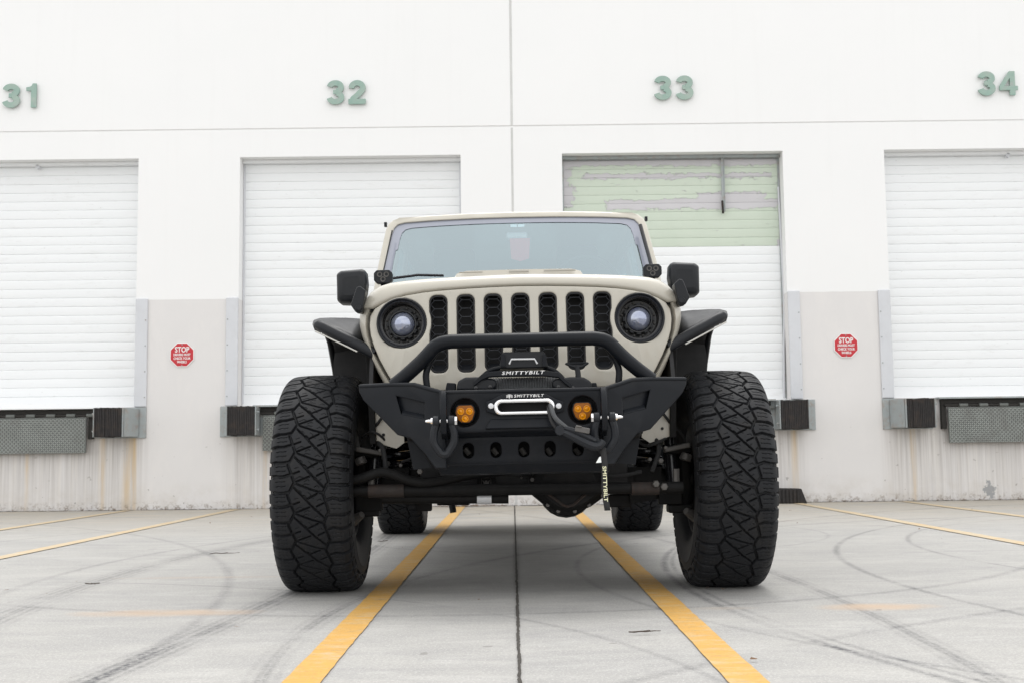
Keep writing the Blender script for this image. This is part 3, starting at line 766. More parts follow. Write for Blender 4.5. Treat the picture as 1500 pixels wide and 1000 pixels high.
# ---- wheels
ZA = .437
def tyre_mesh():
    P = 24; NU = 60; per = 2 * PI * .445 / P
    prof = smoothpath([(-.112, .218, 0), (-.140, .240, 0), (-.157, .29, 0), (-.163, .335, 0), (-.160, .375, 0), (-.152, .408, 0), (-.136, .430, 0), (-.112, .4405, 0), (-.06, .4445, 0), (0, .4455, 0),
                       (.06, .4445, 0), (.112, .4405, 0), (.136, .430, 0), (.152, .408, 0), (.160, .375, 0), (.163, .335, 0), (.157, .29, 0), (.140, .240, 0), (.112, .218, 0)], 8)
    pr = np.array([(p.x, p.y) for p in prof]); L = np.r_[0, np.cumsum(np.hypot(*np.diff(pr, axis=0).T))]
    mid_ = L[-1] / 2; S_ = L - mid_
    s = np.r_[np.linspace(-mid_, -.235, 5)[:-1], np.linspace(-.235, .235, 230), np.linspace(.235, mid_, 5)[1:]]
    px = np.interp(s, S_, pr[:, 0]); pz = np.interp(s, S_, pr[:, 1])
    tx = np.gradient(px, s); tz = np.gradient(pz, s); nl = np.hypot(tx, tz); nx, nz = -tz / nl, tx / nl      # outward
    if nz[len(nz) // 2] < 0: nx, nz = -nx, -nz
    u = np.arange(NU) / NU * per
    SS, UU = np.meshgrid(s, u)
    def seg(a, b, w, dep, sharp=.0009, wob=0):
        best = np.full(SS.shape, 9.0)
        for k in (-2, -1, 0, 1, 2):
            ax, ay = a[0], a[1] + k * per; bx, by = b[0], b[1] + k * per
            dx, dy = bx - ax, by - ay; t = np.clip(((SS - ax) * dx + (UU - ay) * dy) / (dx * dx + dy * dy), 0, 1)
            best = np.minimum(best, np.hypot(SS - ax - t * dx, UU - ay - t * dy))
        return dep * np.clip((w / 2 + sharp - best) / (2 * sharp), 0, 1)
    D = np.zeros(SS.shape); q = per / 4
    def cut(a, b, w=.0075, dep=.011, **k):
        global _d
        np.maximum(D, seg(a, b, w, dep, **k), out=D)
    # measured with u running down the front of the tyre, as a fraction of one pitch
    def g(pts, w, dep=.0125, **k):
        for a, c in zip(pts[:-1], pts[1:]): cut((a[0], -a[1] * per), (c[0], -c[1] * per), w * (1.0 if w < .003 else 1.22), dep, **k)
    LZ = [(-.052, -.10), (-.078, .32), (-.052, .90)]; RZ = [(.078, -.12), (.057, .24), (.078, .88)]
    g(LZ, .0075); g(RZ, .0075)
    g([(-.058, .02), (-.022, .33), (.020, .72), (.060, 1.06)], .0052)
    g([(-.050, -.08), (.010, .12), (.057, .25)], .0050)
    g([(.046, .215), (.058, .25)], .0085)
    g([(-.050, -.11), (.004, -.29)], .0050)
    g([(-.008, .46), (.034, .27)], .0050)
    g([(-.060, .62), (-.034, .54)], .0046); g([(.034, .68), (.058, .58)], .0046)
    g([(-.016, .35), (-.010, .39)], .0072); g([(.024, .76), (.029, .80)], .0072)
    for k, (u0, bend) in enumerate(((.24, -.03), (.70, -.05))):
        g([(-.072, u0 + bend), (-.096, u0 + .01), (-.122, u0 + .01)], .0085); g([(-.122, u0 + .01), (-.150, u0 + .015)], .0120, .014); g([(-.150, u0 + .015), (-.196, u0)], .012, .011)
    for k, (u0, bend) in enumerate(((-.02, .0), (.46, -.05))):
        g([(.070, u0 + bend * -.4), (.094, u0 + bend), (.122, u0 + .01)], .0085); g([(.122, u0 + .01), (.150, u0 + .015)], .0120, .014); g([(.150, u0 + .015), (.196, u0)], .012, .011)
    for sg, us in ((-1, (.47, .97)), (1, (.22, .72))):
        for k, c0 in enumerate(us):
            g([(sg * .158, c0 - .17), (sg * .158, c0 + .17)], .0030, .004)
            g([(sg * (.197 if k else .184), c0 - .2), (sg * (.197 if k else .184), c0 + .2)], .009, .008)
            for d in (-.09, .06): g([(sg * .086, c0 + d - .02), (sg * .100, c0 + d), (sg * .112, c0 + d - .01), (sg * .126, c0 + d + .01)], .0019, .0045, sharp=.0008)
    for pts in ([(-.040, .20), (-.030, .16), (-.022, .24)], [(.0, .22), (.012, .30), (.010, .38), (.022, .42)], [(-.052, .44), (-.038, .40)], [(-.046, .78), (-.030, .70), (-.020, .74)], [(.036, .48), (.048, .44), (.054, .50)], [(-.014, .88), (.0, .80), (.006, .86)], [(.042, .86), (.050, .80)], [(-.02, .0), (-.01, -.06), (.006, -.02)], [(.024, .06), (.034, .0), (.044, .06)]):
        g(pts, .0018, .0040, sharp=.0008)
    far = np.abs(SS) > .205; fade = np.clip((.215 - np.abs(SS)) / .012, 0, 1)
    D = np.where(np.abs(SS) > .200, 0, D)
    # raise: sidewall beyond the lugs sits lower
    base = np.where(np.abs(SS) > .176, .006 * np.clip((np.abs(SS) - .176) / .02, 0, 1), 0) * np.clip((mid_ - np.abs(SS)) / .05, 0, 1)
    dome = .0
    D = D + base
    # raised rings on the sidewall
    for rr in (.232, .262): D -= .0018 * np.clip(1 - np.abs(np.abs(SS) - rr) / .004, 0, 1)
    X = px[None, :] - nx[None, :] * D; Rr = pz[None, :] - nz[None, :] * D
    n = P * NU; th = np.arange(n) / n * 2 * PI
    X = np.tile(X, (P, 1)); Rr = np.tile(Rr, (P, 1))
    V = np.stack([X, Rr * np.sin(th)[:, None], Rr * np.cos(th)[:, None]], -1)
    # weight on the contact patch
    z = V[..., 2]; low = z < -.36
    sag = np.clip((-z - .30) / .14, 0, 1) ** 2
    V[..., 0] *= 1 + .03 * sag
    V[..., 2] = np.maximum(z, -ZA + .001)
    m = V.shape[1]; V = V.reshape(-1, 3)
    i = np.arange(n)[:, None]; j = np.arange(m - 1)[None, :]; i2 = (i + 1) % n
    Fq = np.stack([i * m + j, i * m + j + 1, i2 * m + j + 1, i2 * m + j], -1).reshape(-1, 4)
    me = bpy.data.meshes.new('tyre')
    me.vertices.add(len(V)); me.vertices.foreach_set('co', V.ravel())
    me.loops.add(Fq.size); me.loops.foreach_set('vertex_index', Fq.ravel())
    me.polygons.add(len(Fq)); me.polygons.foreach_set('loop_start', np.arange(len(Fq)) * 4)
    me.update(calc_edges=True); me.validate()
    me.polygons.foreach_set('use_smooth', [True] * len(Fq)); me.set_sharp_from_angle(angle=R(38))
    me.materials.append(M['tyre']); return me
TY = tyre_mesh()
def rim_mesh():
    m = MB()
    m.lathe((0, 0, 0), [(.222, -.120), (.226, -.112), (.205, -.098), (.198, -.06), (.190, .02), (.198, .09), (.226, .112), (.222, .120), (.212, .118), (.185, .06), (.178, -.04), (.19, -.1), (.212, -.118), (.222, -.120)], 48, 'X')
    for k in range(8):
        a = 2 * PI * k / 8
        rt = Matrix.Rotation(a, 3, 'X'); m.box(rt @ Vector((.045, 0, .12)), (.03, .045, .15), rt)
    m.lathe((0, 0, 0), [(.001, .075), (.045, .075), (.06, .06), (.065, .02), (.001, .02)], 24, 'X'); return m.mesh('rim')
RIM = None
TRK = .820
for (sx, y) in ((-1, 0), (1, 0), (-1, 3.49), (1, 3.49)):
    w = empty('wheel', (sx * TRK, y, ZA), truck)
    o = bpy.data.objects.new('tyre', TY); COL.objects.link(o); o.parent = w
    o.rotation_euler = (0, 0, 0)
    if RIM is None: RIM = rim_mesh(); first = finish('rim', RIM, M['rim'], w)
    else: first = bpy.data.objects.new('rim', RIM); COL.objects.link(first); first.parent = w
    if sx < 0: first.rotation_euler = (0, 0, PI)
    MB().lathe((-sx * .03, 0, 0), [(.001, -.012), (.165, -.012), (.165, .012), (.001, .012)], 36, 'X').build('brake_disc', M['cast'], w)
    MB().box((-sx * .035, .13, .05), (.07, .07, .16)).build('brake_caliper', M['cast'], w, bevel=.012)

# ---- grille
GY = -.36
gtop = [(764, 418), (800, 417.6), (840, 418), (880, 419), (905, 420.5), (930, 423.5), (950, 428), (966, 433.5), (978, 440), (985, 450), (987, 465), (985.5, 480), (981, 497), (973, 517), (963, 537), (952, 556), (944, 566), (764, 566)]
def gfn(x, z):
    return GY + .10 * x * x + .35 * max(0, abs(x) - .50) ** 1.0 * .5 + max(0, z - 1.00) * .10
loops = [sym([(x, y) for x, y in gtop], GY)]
gc = B(764, 480, GY)
sl_t, sl_b = B(764, 428.5, GY).z, B(764, 543, GY).z
sw = (B(778, 480, GY).x - B(751, 480, GY).x)
sp_ = (B(885, 480, GY).x - B(764, 480, GY).x) / 3
HL = B(938, 464.5, GY); HR = .0985
slots = []
for k in range(-3, 4):
    cx = k * sp_
    lp = rrect(cx, (sl_t + sl_b) / 2, sw, sl_t - sl_b, .026, 5)
    if abs(k) == 3:           # outer slots waist in round the headlamps
        o2 = []
        pts = []
        sg = 1 if k > 0 else -1
        out = []
        for i in range(25):
            z = sl_b + .022 + (sl_t - sl_b - .044) * i / 24
            e = HR + .018; dz = z - HL.z
            lim = HL.x - math.sqrt(max(0, e * e - dz * dz)) if abs(dz) < e else 9
            out.append((min(sw / 2, lim - 3 * sp_), z))
        inner = rrect(0, (sl_t + sl_b) / 2, sw, sl_t - sl_b, .026, 5)
        left = [p for p in inner if p[0] < 0]
        topr = [p for p in inner if p[0] >= 0 and p[1] > sl_t - .025]
        botr = [p for p in inner if p[0] >= 0 and p[1] < sl_b + .025]
        lp = topr + left + botr + out
        lp = [(sg * x + cx, z) for x, z in lp]
        if sg < 0: lp = lp[::-1]
    slots.append(lp)
loops += slots
loops += [circ(s * HL.x, HL.z, HR, 56) for s in (1, -1)]
me = panel_mesh('g', loops, .035, .006, gfn, cutx=[i * .035 for i in range(-18, 19)], cutz=[1.0, 1.04, 1.08, 1.12, 1.16], lean=True)
finish('grille_panel', me, M['paint'], truck, smooth=28)
def hexmesh(w, h, inset=.012):
    m = MB(); hh = .0335; e = .0165; wd = .031; r = .0019
    def wire(a, b):
        cz = lambda p: (max(-w / 2, min(w / 2, p[0])), 0, max(-h / 2, min(h / 2, p[1])))
        A_, B_ = Vector(cz(a)), Vector(cz(b))
        if (A_ - B_).length > .002: m.tube([A_, B_], r, 4)
    n = int(h / hh) + 2
    for k in range(-n // 2, n // 2 + 1):
        z = k * hh
        if abs(z) > h / 2: continue
        wire((-e, z), (e, z))
        for s in (-1, 1):
            wire((s * e, z), (s * wd, z + hh / 2)); wire((s * e, z), (s * wd, z - hh / 2))
            wire((s * wd, z + hh / 2), (s * .05, z + hh / 2))
    return m
gi = hexmesh(sw - .004, sl_t - sl_b - .004)
for k in range(-3, 4):
    cx = k * sp_; yy = gfn(cx, 1.05) + .030
    f = rrect(0, 0, sw + .004, sl_t - sl_b + .004, .026, 5); hole = rrect(0, 0, sw - .012, sl_t - sl_b - .016, .02, 5)
    m = MB(); m.v = [(x + cx, y + yy, z + (sl_t + sl_b) / 2) for x, y, z in gi.v]; m.f = gi.f
    o = m.build('grille_mesh', M['hexwire'], truck, smooth=0, lean=True)
    me = panel_mesh('gs', [[(x + cx, z + (sl_t + sl_b) / 2) for x, z in f], [(x + cx, z + (sl_t + sl_b) / 2) for x, z in hole]] if abs(k) < 3 else [slots[k + 3], [((x - cx) * .86 + cx, (z - (sl_t + sl_b) / 2) * .955 + (sl_t + sl_b) / 2) for x, z in slots[k + 3]]], .03, .0015, lambda x, z: gfn(x, z) + .004, lean=True)
    finish('slot_surround', me, M['deep_black'] if abs(k) < 3 else M['deep_black'], truck, smooth=30)
    # grey lower chamfer in each slot
    MB().add([(cx - sw / 2 + .012, yy - .024, sl_b + .008), (cx + sw / 2 - .012, yy - .024, sl_b + .008), (cx + sw / 2 - .008, yy + .01, sl_b + .034), (cx - sw / 2 + .008, yy + .01, sl_b + .034)], [(0, 1, 2, 3)]).build('slot_chamfer', M['black_trim'], truck, smooth=0, lean=True)
MB().span((-.50, GY + .105, .80), (.50, GY + .13, 1.22)).build('radiator', M['deep_black'], truck, smooth=0, lean=True)

# ---- headlamps
for s in (1, -1):
    hx, hz = s * HL.x, HL.z; hy = gfn(hx, hz) + .004
    m = MB(); m.lathe((hx, hy, hz), [(HR + .002, .012), (HR + .001, -.006), (HR - .003, -.009), (HR - .007, -.006), (HR - .009, .004)], 56)
    hd = m.build('headlight', M['black_trim'], truck, lean=True)
    m = MB(); m.lathe((hx, hy, hz), [(HR - .008, .002), (HR - .013, .012), (HR - .020, .016), (.076, .050), (.074, .062), (.058, .064), (.055, .040), (.053, .030), (.050, .030)], 56)
    m.build('lamp_bowl', M['lens_black'], hd, lean=True)
    m = MB(); m.lathe((hx, hy, hz), [(.0795, .044), (.0775, .040), (.0755, .044)], 56); m.build('inner_ring', M['cast'], hd, lean=True)
    m = MB(); m.lathe((hx, hy, hz), [(.0, .004), (.013, .0055), (.026, .010), (.037, .018), (.0445, .028), (.048, .040), (.0485, .06)], 40); m.build('projector_lens', M['lens'], hd, lean=True)
    m = MB(); m.lathe((hx, hy, hz), [(.049, .045), (.050, .032), (.055, .032), (.057, .045)], 40)
    for k in range(12):
        a = 2 * PI * k / 12 + .0; m.box((hx + .058 * math.cos(a), hy + .045, hz + .058 * math.sin(a)), (.006, .03, .016), Matrix.Rotation(-a, 3, 'Y'))
    m.build('heat_sink_collar', M['black_trim'], hd, lean=True)
    for k in range(12):
        a = 2 * PI * k / 12 + PI / 12
        m = MB(); m.lathe((hx + .066 * math.cos(a), hy + .052, hz + .066 * math.sin(a)), [(.0005, -.006), (.0036, -.005), (.0040, .008)], 8); m.build('lamp_screw', M['cast'], hd, lean=True)

# ---- hood: front lip rolls up from the shut line, then runs back to the cowl
hpx = [(764, 416.2), (800, 415.8), (840, 416.2), (880, 417.2), (905, 418.7), (930, 421.7), (950, 426.2), (967, 431.7), (981, 438.0), (990, 438.4), (997, 438.8)]
tpx = [(764, 401.5), (800, 401.5), (840, 401.5), (880, 401.8), (905, 402.3), (930, 403.2), (950, 404.8), (966, 408), (980, 416), (990, 427), (997.5, 438)]
G = [B(x, y, GY) for x, y in hpx]; G[0].x = 0
T = [B(x, y, GY + .10) for x, y in tpx]; T[0].x = 0
edge0 = G
rows = []
def hrow(pts): return [(-a, y, z) for a, y, z in reversed(pts)][:-1] + pts
for u, dy in ((-.06, .012), (0, .003), (.12, .0), (.35, .004), (.6, .013), (.8, .028), (.93, .055), (1, .10)):
    r = []
    for g, q in zip(G, T):
        x = g.x + (q.x - g.x) * u; z = g.z + (q.z - g.z) * u; r.append((x, gfn(g.x, g.z) + dy - .001, z))
    rows.append(hrow(r))
for y in (-.1, .1, .35, .60, .74):
    d = (y - GY - .1); r = []
    for k, (g, q) in enumerate(zip(G, T)):
        r.append((q.x * (1 + .045 * d), y + (gfn(g.x, g.z) - GY) * max(0, 1 - d / .9), q.z + d * .082))
    rows.append(hrow(r))
m = MB(); m.grid(rows); o = m.build('hood', M['paint'], truck, smooth=60, lean=True)
m = MB(); m.grid([hrow([(g.x, gfn(g.x, g.z) + .028, g.z + .012) for g in G]), hrow([(g.x, gfn(g.x, g.z) + .024, g.z - .012) for g in G])]); m.build('shut_line_shade_strip', M['deep_black'], truck, smooth=0, lean=True)  # dark ribbon behind the hood gap, standing in for the shade inside it
# raised centre of the hood
b0 = B(671, 405, .05); b1 = B(852, 395, .05)
bx, ztopb = .285, B(764, 393.5, .12).z
def bulge(y, w, z0, z1): return [(-w - .045, y, z0), (-w - .01, y, z0 + (z1 - z0) * .35), (-w + .02, y, z0 + (z1 - z0) * .88), (-w + .06, y, z1), (0, y, z1 + .002), (w - .06, y, z1), (w - .02, y, z0 + (z1 - z0) * .88), (w + .01, y, z0 + (z1 - z0) * .35), (w + .045, y, z0)]
zb = edge0[0].z - .012
rowsb = [bulge(.035, bx * .92, zb + .050, zb + .053), bulge(.06, bx * .97, zb + .053, zb + .075), bulge(.085, bx, zb + .058, ztopb - .005), bulge(.14, bx, zb + .065, ztopb), bulge(.6, bx * 1.05, zb + .10, ztopb + .022), bulge(.74, bx * 1.05, zb + .10, ztopb + .02)]
for r_ in rowsb:
    for i_ in range(len(r_)): r_[i_] = (r_[i_][0], r_[i_][1], r_[i_][2] - .006)
m = MB(); m.grid(rowsb); m.build('hood_bulge', M['paint'], truck, smooth=60, lean=True)
for cx, w, hgt in ((-.205, .10, .003), (.0, .085, .008), (.175, .135, .006)):
    MB().box((cx, .066, ztopb - .0200), (w, .004, hgt), Matrix.Rotation(R(-30), 3, 'X')).build('hood_decal', M['decal'], truck, smooth=0, lean=True)

# body shoulder outside the grille seam, below the hood shut line
sea = [(985, 441), (989.5, 452), (991, 466), (989.5, 481), (985, 498), (977, 518), (967, 538), (956, 557), (950, 566)]
outr = [(997, 440.5), (1000, 452), (1000.5, 464), (998, 478), (993.5, 494), (986, 514), (977, 534), (967, 553), (962, 566)]
def shoulder(fl):
    m = MB(); rs = []
    for a, b in zip(sea, outr):
        p = B(*a, GY + .03); q = B(*b, GY + .09)
        py = gfn(p.x, p.z) + .004
        rs.append([(p.x - .020, py + .055, p.z), (p.x - .004, py + .045, p.z), (p.x, py + .004, p.z), (p.x + .003, py, p.z), ((p.x + q.x) / 2, py + .014, p.z * .5 + q.z * .5), (q.x - .004, py + .045, q.z), (q.x, py + .08, q.z), (q.x + .004, py + .2, q.z), (q.x + .01, .3, q.z), (q.x + .02, .74, q.z)])
    m.grid(rs); m.build('fender_side', M['paint'], truck, smooth=60, lean=True, flip=fl)
both(shoulder)
# hood side drop behind the shut line is dark
# hood latches
def latch(fl):
    m = MB(); a = B(1001, 446, -.02)
    r_ = Matrix.Rotation(R(-28), 3, 'Y')
    front = pl([(986, 417), (994, 410), (999, 412), (1009, 437), (1003, 447), (993, 449)], -.30)
    m.slab(front, -.33, -.26); m.build('hood_latch', M['black_trim'], truck, bevel=.004, lean=True, flip=fl)
    m = MB(); p = B(999, 440, -.335); m.lathe((p.x, p.y, p.z), [(.0005, -.006), (.011, -.006), (.013, 0)], 14); m.build('latch_pivot', M['black_trim'], truck, lean=True, flip=fl)
both(latch)

# ---- windscreen frame, tilted plane
Z0 = B(764, 400, .80).z
def wfn(p): return .86 + (p.z - Z0) * .62
def wl(pts): return [(q.x, q.z) for q in (B(x, y, wfn) for x, y in pts)]
o_out = [(757, 310), (820, 309), (880, 309), (925, 310), (936, 312), (944, 317.5), (948.5, 326), (953, 342), (958, 360), (963, 378), (968, 396), (971, 410), (976, 430), (757, 430)]
o_in = [(757, 318.5), (820, 317.3), (880, 317), (920, 317.6), (930, 319.5), (936, 324.5), (940, 334), (944, 348), (949, 364), (954, 382), (958, 398), (961, 412), (757, 414)]
def symw(pts):
    r = wl(pts); r = [(max(x, .0), z) for x, z in r]; r[0] = (0, r[0][1]); r[-1] = (0, r[-1][1]); return r + [(-x, z) for x, z in reversed(r[1:-1])]
wy = lambda x, z: .86 + (z - Z0) * .62 + .10 * x * x
me = panel_mesh('wf', [symw(o_out), symw(o_in)], .05, .008, wy, cutx=[i * .06 for i in range(-14, 15)], lean=True); finish('windscreen_frame', me, M['paint'], truck, smooth=30)
io = wl(o_in); zh, zlw = io[1][1], io[-1][1]
def xo_at(z):
    best = 0
    for (x0, z0), (x1, z1) in zip(io[1:-1], io[2:-1]):
        if min(z0, z1) <= z <= max(z0, z1): best = max(best, x0 + (x1 - x0) * (z - z0) / ((z1 - z0) or 1e-9))
    return best or io[-2][0]
m = MB(); rws = []
for k in range(25):
    z = zh - .0005 + (zlw - zh + .001) * (k / 24) ** 1.4; xx_ = xo_at(z) + .004
    rws.append([(xx_ * (j / 12 - 1), wy(xx_ * (j / 12 - 1), z) + .016, z) for j in range(25)])
m.grid(rws); m.build('windscreen', M['glass'], truck, smooth=80, lean=True)
inn = symw(o_in); zc = (max(z for x, z in inn) + min(z for x, z in inn)) / 2
ztp = max(z for x, z in inn)
hole = []
for x, z in inn:
    zz = z - .030 if z > zc else z + .03
    hole.append((x * .935, zz))
me = panel_mesh('fr', [inn, hole], .002, 0, lambda x, z: wy(x, z) + .0125, cutx=[i * .06 for i in range(-14, 15)], lean=True); finish('windscreen_border', me, M['tintband'], truck, smooth=30)
# sensor stickers and mirror
ps = B(758, 331, lambda p: wfn(p) + .018)
for s in (-1, 1):
    MB().box((ps.x + s * .019, ps.y, ps.z), (.033, .002, .018), Matrix.Rotation(R(-32), 3, 'X')).build('toll_sticker', M['sticker'], truck, smooth=0, lean=True)
pm = B(757, 346, 1.10)
MB().box((pm.x, pm.y, pm.z), (.11, .03, .04)).build('rear_view_mirror', M['silver'], truck, bevel=.012, lean=True)
pc = B(757, 365, 1.08)
MB().slab([(-.052, .055), (.052, .055), (.046, -.05), (.0, -.065), (-.046, -.05)], -.002, .002).build('hanging_card', M['pink'], truck, smooth=0, lean=True, loc=(pc.x, pc.y, pc.z))
MB().tube([(pc.x, pc.y, pc.z + .05), (pc.x, pc.y, pm.z)], .0015, 5).build('card_string', M['white_print'], truck, lean=True)
# dark strip standing in for the door frame reflected beside the right pillar
def pillar_reflection(fl):
    pts = [B(938, 330, lambda p: wfn(p) - .006), B(944, 352, lambda p: wfn(p) - .006), B(950, 374, lambda p: wfn(p) - .006), B(956, 396, lambda p: wfn(p) - .006)]
    MB().tube([tuple(p) for p in pts], .010 if not fl else .004, 8).build('pillar_reflection_strip', M['gloss_black'], truck, lean=True, flip=fl)
both(pillar_reflection)
# wipers
for xa, ya, xb, yb in ((575, 408, 650, 404), (770, 408, 850, 402)):
    a, b = B(xa, ya, lambda p: wfn(p) - .03), B(xb, yb, lambda p: wfn(p) - .02)
    mm = MB(); mm.tube([a, a.lerp(b, .5) + Vector((0, -.01, .008)), b], .007, 6); mm.build('wiper', M['gloss_black'], truck, lean=True)
# cowl and cab interior
MB().span((-.70, .70, Z0 - .20), (.70, .86, Z0 - .09)).build('cowl', M['black_trim'], truck, lean=True, bevel=.02)
MB().span((-.66, .98, Z0 - .12), (.66, 1.35, Z0 - .03)).build('dashboard', M['deep_black'], truck, lean=True, bevel=.04)
for s in (-1, 1):
    mm = MB(); mm.box((s * .36, 1.95, 1.30), (.46, .12, .62)); mm.box((s * .36, 1.72, 1.02), (.48, .5, .14)); mm.build('seat', M['seat'], truck, bevel=.05, lean=True)
    MB().box((s * .36, 1.96, 1.68), (.24, .09, .14)).build('headrest', M['seat'], truck, bevel=.03, lean=True)
mm = MB(); mm.tube([(.36 + .18 * math.cos(2 * PI * k / 28), 1.30 - .07 * math.sin(2 * PI * k / 28), 1.40 + .17 * math.sin(2 * PI * k / 28)) for k in range(28)], .014, 8, closed=True)
mm.box((.36, 1.31, 1.40), (.12, .04, .08)); mm.build('steering_wheel', M['gloss_black'], truck, lean=True)

# ---- cab shell: roof, doors, rear wall
zr = B(757, 310, wfn).z; yr = wfn(Vector((0, 0, zr)))
rw = .655
def roofrow(y, z, w): return [(-w, y, z - .06), (-w + .012, y, z - .025), (-w + .05, y, z - .004), (-w * .5, y, z + .006), (0, y, z + .008), (w * .5, y, z + .006), (w - .05, y, z - .004), (w - .012, y, z - .025), (w, y, z - .06)]
m = MB(); m.grid([roofrow(yr + .02, zr - .012, .655), roofrow(yr + .10, zr - .004, .665), roofrow(1.8, zr - .010, .68), roofrow(2.38, zr - .03, .68), roofrow(2.44, zr - .08, .675)]); o = m.build('roof', M['paint'], truck, smooth=50, lean=True)
o.modifiers.new('t', 'SOLIDIFY').thickness = .03
def cabside(fl):
    zs = edge0[-1].z
    def xf(z): return .72 - max(0, z - zs) * .16
    # door with window opening; panels stand in the YZ plane
    def yz_panel(name, loops, mat, x0, th=.03):
        me = panel_mesh(name, loops, th, .004, None)
        vs = [v.co.copy() for v in me.vertices]
        for v, c in zip(me.vertices, vs):
            y, z, t = c.x, c.z, c.y
            v.co = LEAN @ Vector(((-1 if fl else 1) * (xf(z) - t + x0 - .72 + .0), y, z))
        bm = bmesh.new(); bm.from_mesh(me); bmesh.ops.recalc_face_normals(bm, faces=bm.faces); bm.to_mesh(me); bm.free()
        return finish(name, me, mat, truck, smooth=30)
    for y0, y1 in ((.80, 1.58), (1.60, 2.34)):
        top = zr - .07
        a = [(y0 + (.38 if y0 < 1 else 0), top), (y1, top), (y1, .55), (y0 + .02, .55), (y0, zs - .02)]
        win = [(y0 + (.44 if y0 < 1 else .07), top - .06), (y1 - .06, top - .06), (y1 - .06, zs + .04), (y0 + (.20 if y0 < 1 else .07), zs + .04)]
        dr = yz_panel('door', [a, win], M['paint'], .72)
        yz_panel('side_window', [win], M['glass'], .708, .004)
        mm = MB(); mm.box((.735, y1 - .12, zs - .06), (.02, .13, .03)); mm.build('door_handle', M['black_trim'], truck, bevel=.006, lean=True, flip=fl)
    yz_panel('rear_pillar', [[(2.35, zr - .07), (2.44, zr - .1), (2.46, .55), (2.35, .55)]], M['paint'], .72)
    MB().span((.60, .66, .48), (.72, 2.46, .56)).build('sill', M['black_trim'], truck, bevel=.02, lean=True, flip=fl)
    # cargo bed side
    m = MB(); m.span((.70, 2.50, .70), (.76, 4.20, 1.22)); m.build('bed_side', M['paint'], truck, bevel=.02, lean=True, flip=fl)
    m = MB(); arcp = [(.60 + 0, 3.49 + .56 * math.cos(R(a)), .52 + .50 * math.sin(R(a))) for a in range(10, 171, 16)]
    m.grid([[(p[0], p[1], p[2]) for p in arcp], [(.90, p[1], p[2] - .01) for p in arcp], [(.90, p[1], p[2] - .06) for p in arcp]]); m.build('rear_fender', M['black_trim'], truck, lean=True, flip=fl)
    mm = MB(); mm.tube([(.62, .85, .50), (.76, .9, .47), (.76, 2.3, .47), (.62, 2.4, .50)], .03, 10); mm.build('rock_slider', M['black_steel'], truck, lean=True, flip=fl)
both(cabside)
m = MB(); m.span((-.66, 2.42, .6), (.66, 2.46, Z0 - .05)); m.span((-.66, 2.42, zr - .16), (.66, 2.46, zr - .08)); [m.span((s * .66, 2.42, Z0 - .05), (s * .56, 2.46, zr - .16)) for s in (-1, 1)]; MB().span((-.56, 2.435, Z0 - .05), (.56, 2.441, zr - .16)).build('rear_window', M['glass'], truck, smooth=0, lean=True); m.build('cab_rear_wall', M['paint'], truck, bevel=.01, lean=True)
m = MB(); m.span((-.70, 2.50, .72), (.70, 4.2, .80)); m.span((-.74, 4.16, .72), (.74, 4.22, 1.20)); m.build('cargo_bed', M['paint'], truck, bevel=.01, lean=True)
m = MB(); m.box((0, 4.34, .66), (1.4, .16, .18)); m.build('rear_bumper', M['black_steel'], truck, bevel=.02)

# ---- mirrors
def mirror(fl):
    pts = [(981, 387), (986, 384), (1018, 385.5), (1024, 390), (1025, 428), (1021, 433), (1003, 434.5), (990, 431), (983, 420), (980, 404)]
    f = pl(pts, .62); cx = sum(p[0] for p in f) / len(f); cz = sum(p[1] for p in f) / len(f)
    m = MB(); rws = []
    for y, s in ((.585, .55), (.59, .80), (.60, .92), (.625, 1.0), (.70, 1.0), (.725, .97)):
        rws.append([(cx + (x - cx) * s, y + .03 * (x - cx) / .1 * 0, cz + (z - cz) * s) for x, z in f])
    m.grid(rws, True); m.add(rws[0], [tuple(range(len(f)))]); m.add(rws[-1], [tuple(range(len(f)))])
    o = m.build('wing_mirror', M['black_trim'], truck, smooth=55, lean=True, flip=fl)
    sb = o.modifiers.new('r', 'BEVEL'); sb.width = .006; sb.segments = 3; sb.limit_method = 'ANGLE'
    MB().slab([(cx + (x - cx) * .9, cz + (z - cz) * .9) for x, z in f], .726, .730).build('mirror_glass', M['chrome'], o, lean=True, flip=fl, smooth=0)
    a = B(992, 425, .66); MB().tube([a, B(990, 436, .68), B(980, 446, .70), (.68, .72, a.z - .06)], .022, 10).build('mirror_arm', M['black_trim'], truck, lean=True, flip=fl)
both(mirror)
# ---- pod lamps at the cowl
def pod(fl):
    c = B(956, 396.5, .66); o = MB()
    oc = [(-.044, .018), (-.03, .032), (.03, .032), (.044, .018), (.044, -.018), (.03, -.032), (-.03, -.032), (-.044, -.018)]
    o.slab([(c.x + x, c.z + z) for x, z in oc], c.y, c.y + .05); h = o.build('pod_lamp', M['black_trim'], truck, bevel=.004, lean=True, flip=fl)
    for x, z in ((-.016, .010), (.016, .010), (0, -.013)):
        m = MB(); m.lathe((c.x + x, c.y - .001, c.z + z), [(.012, .0), (.013, -.002), (.010, -.002), (.004, .004), (.0005, .004)], 16); m.build('pod_reflector', M['cast'], h, lean=True, flip=fl)
    pass
    MB().box((c.x, c.y + .05, c.z - .05), (.03, .02, .08)).build('pod_bracket', M['black_steel'], truck, lean=True, flip=fl)
both(pod)
for s in (1, -1):
    p = B(949, 321, yr + .15); MB().box((s * (p.x - .010), p.y, p.z), (.014, .03, .022)).build('roof_clip', M['black_trim'], truck, lean=True)

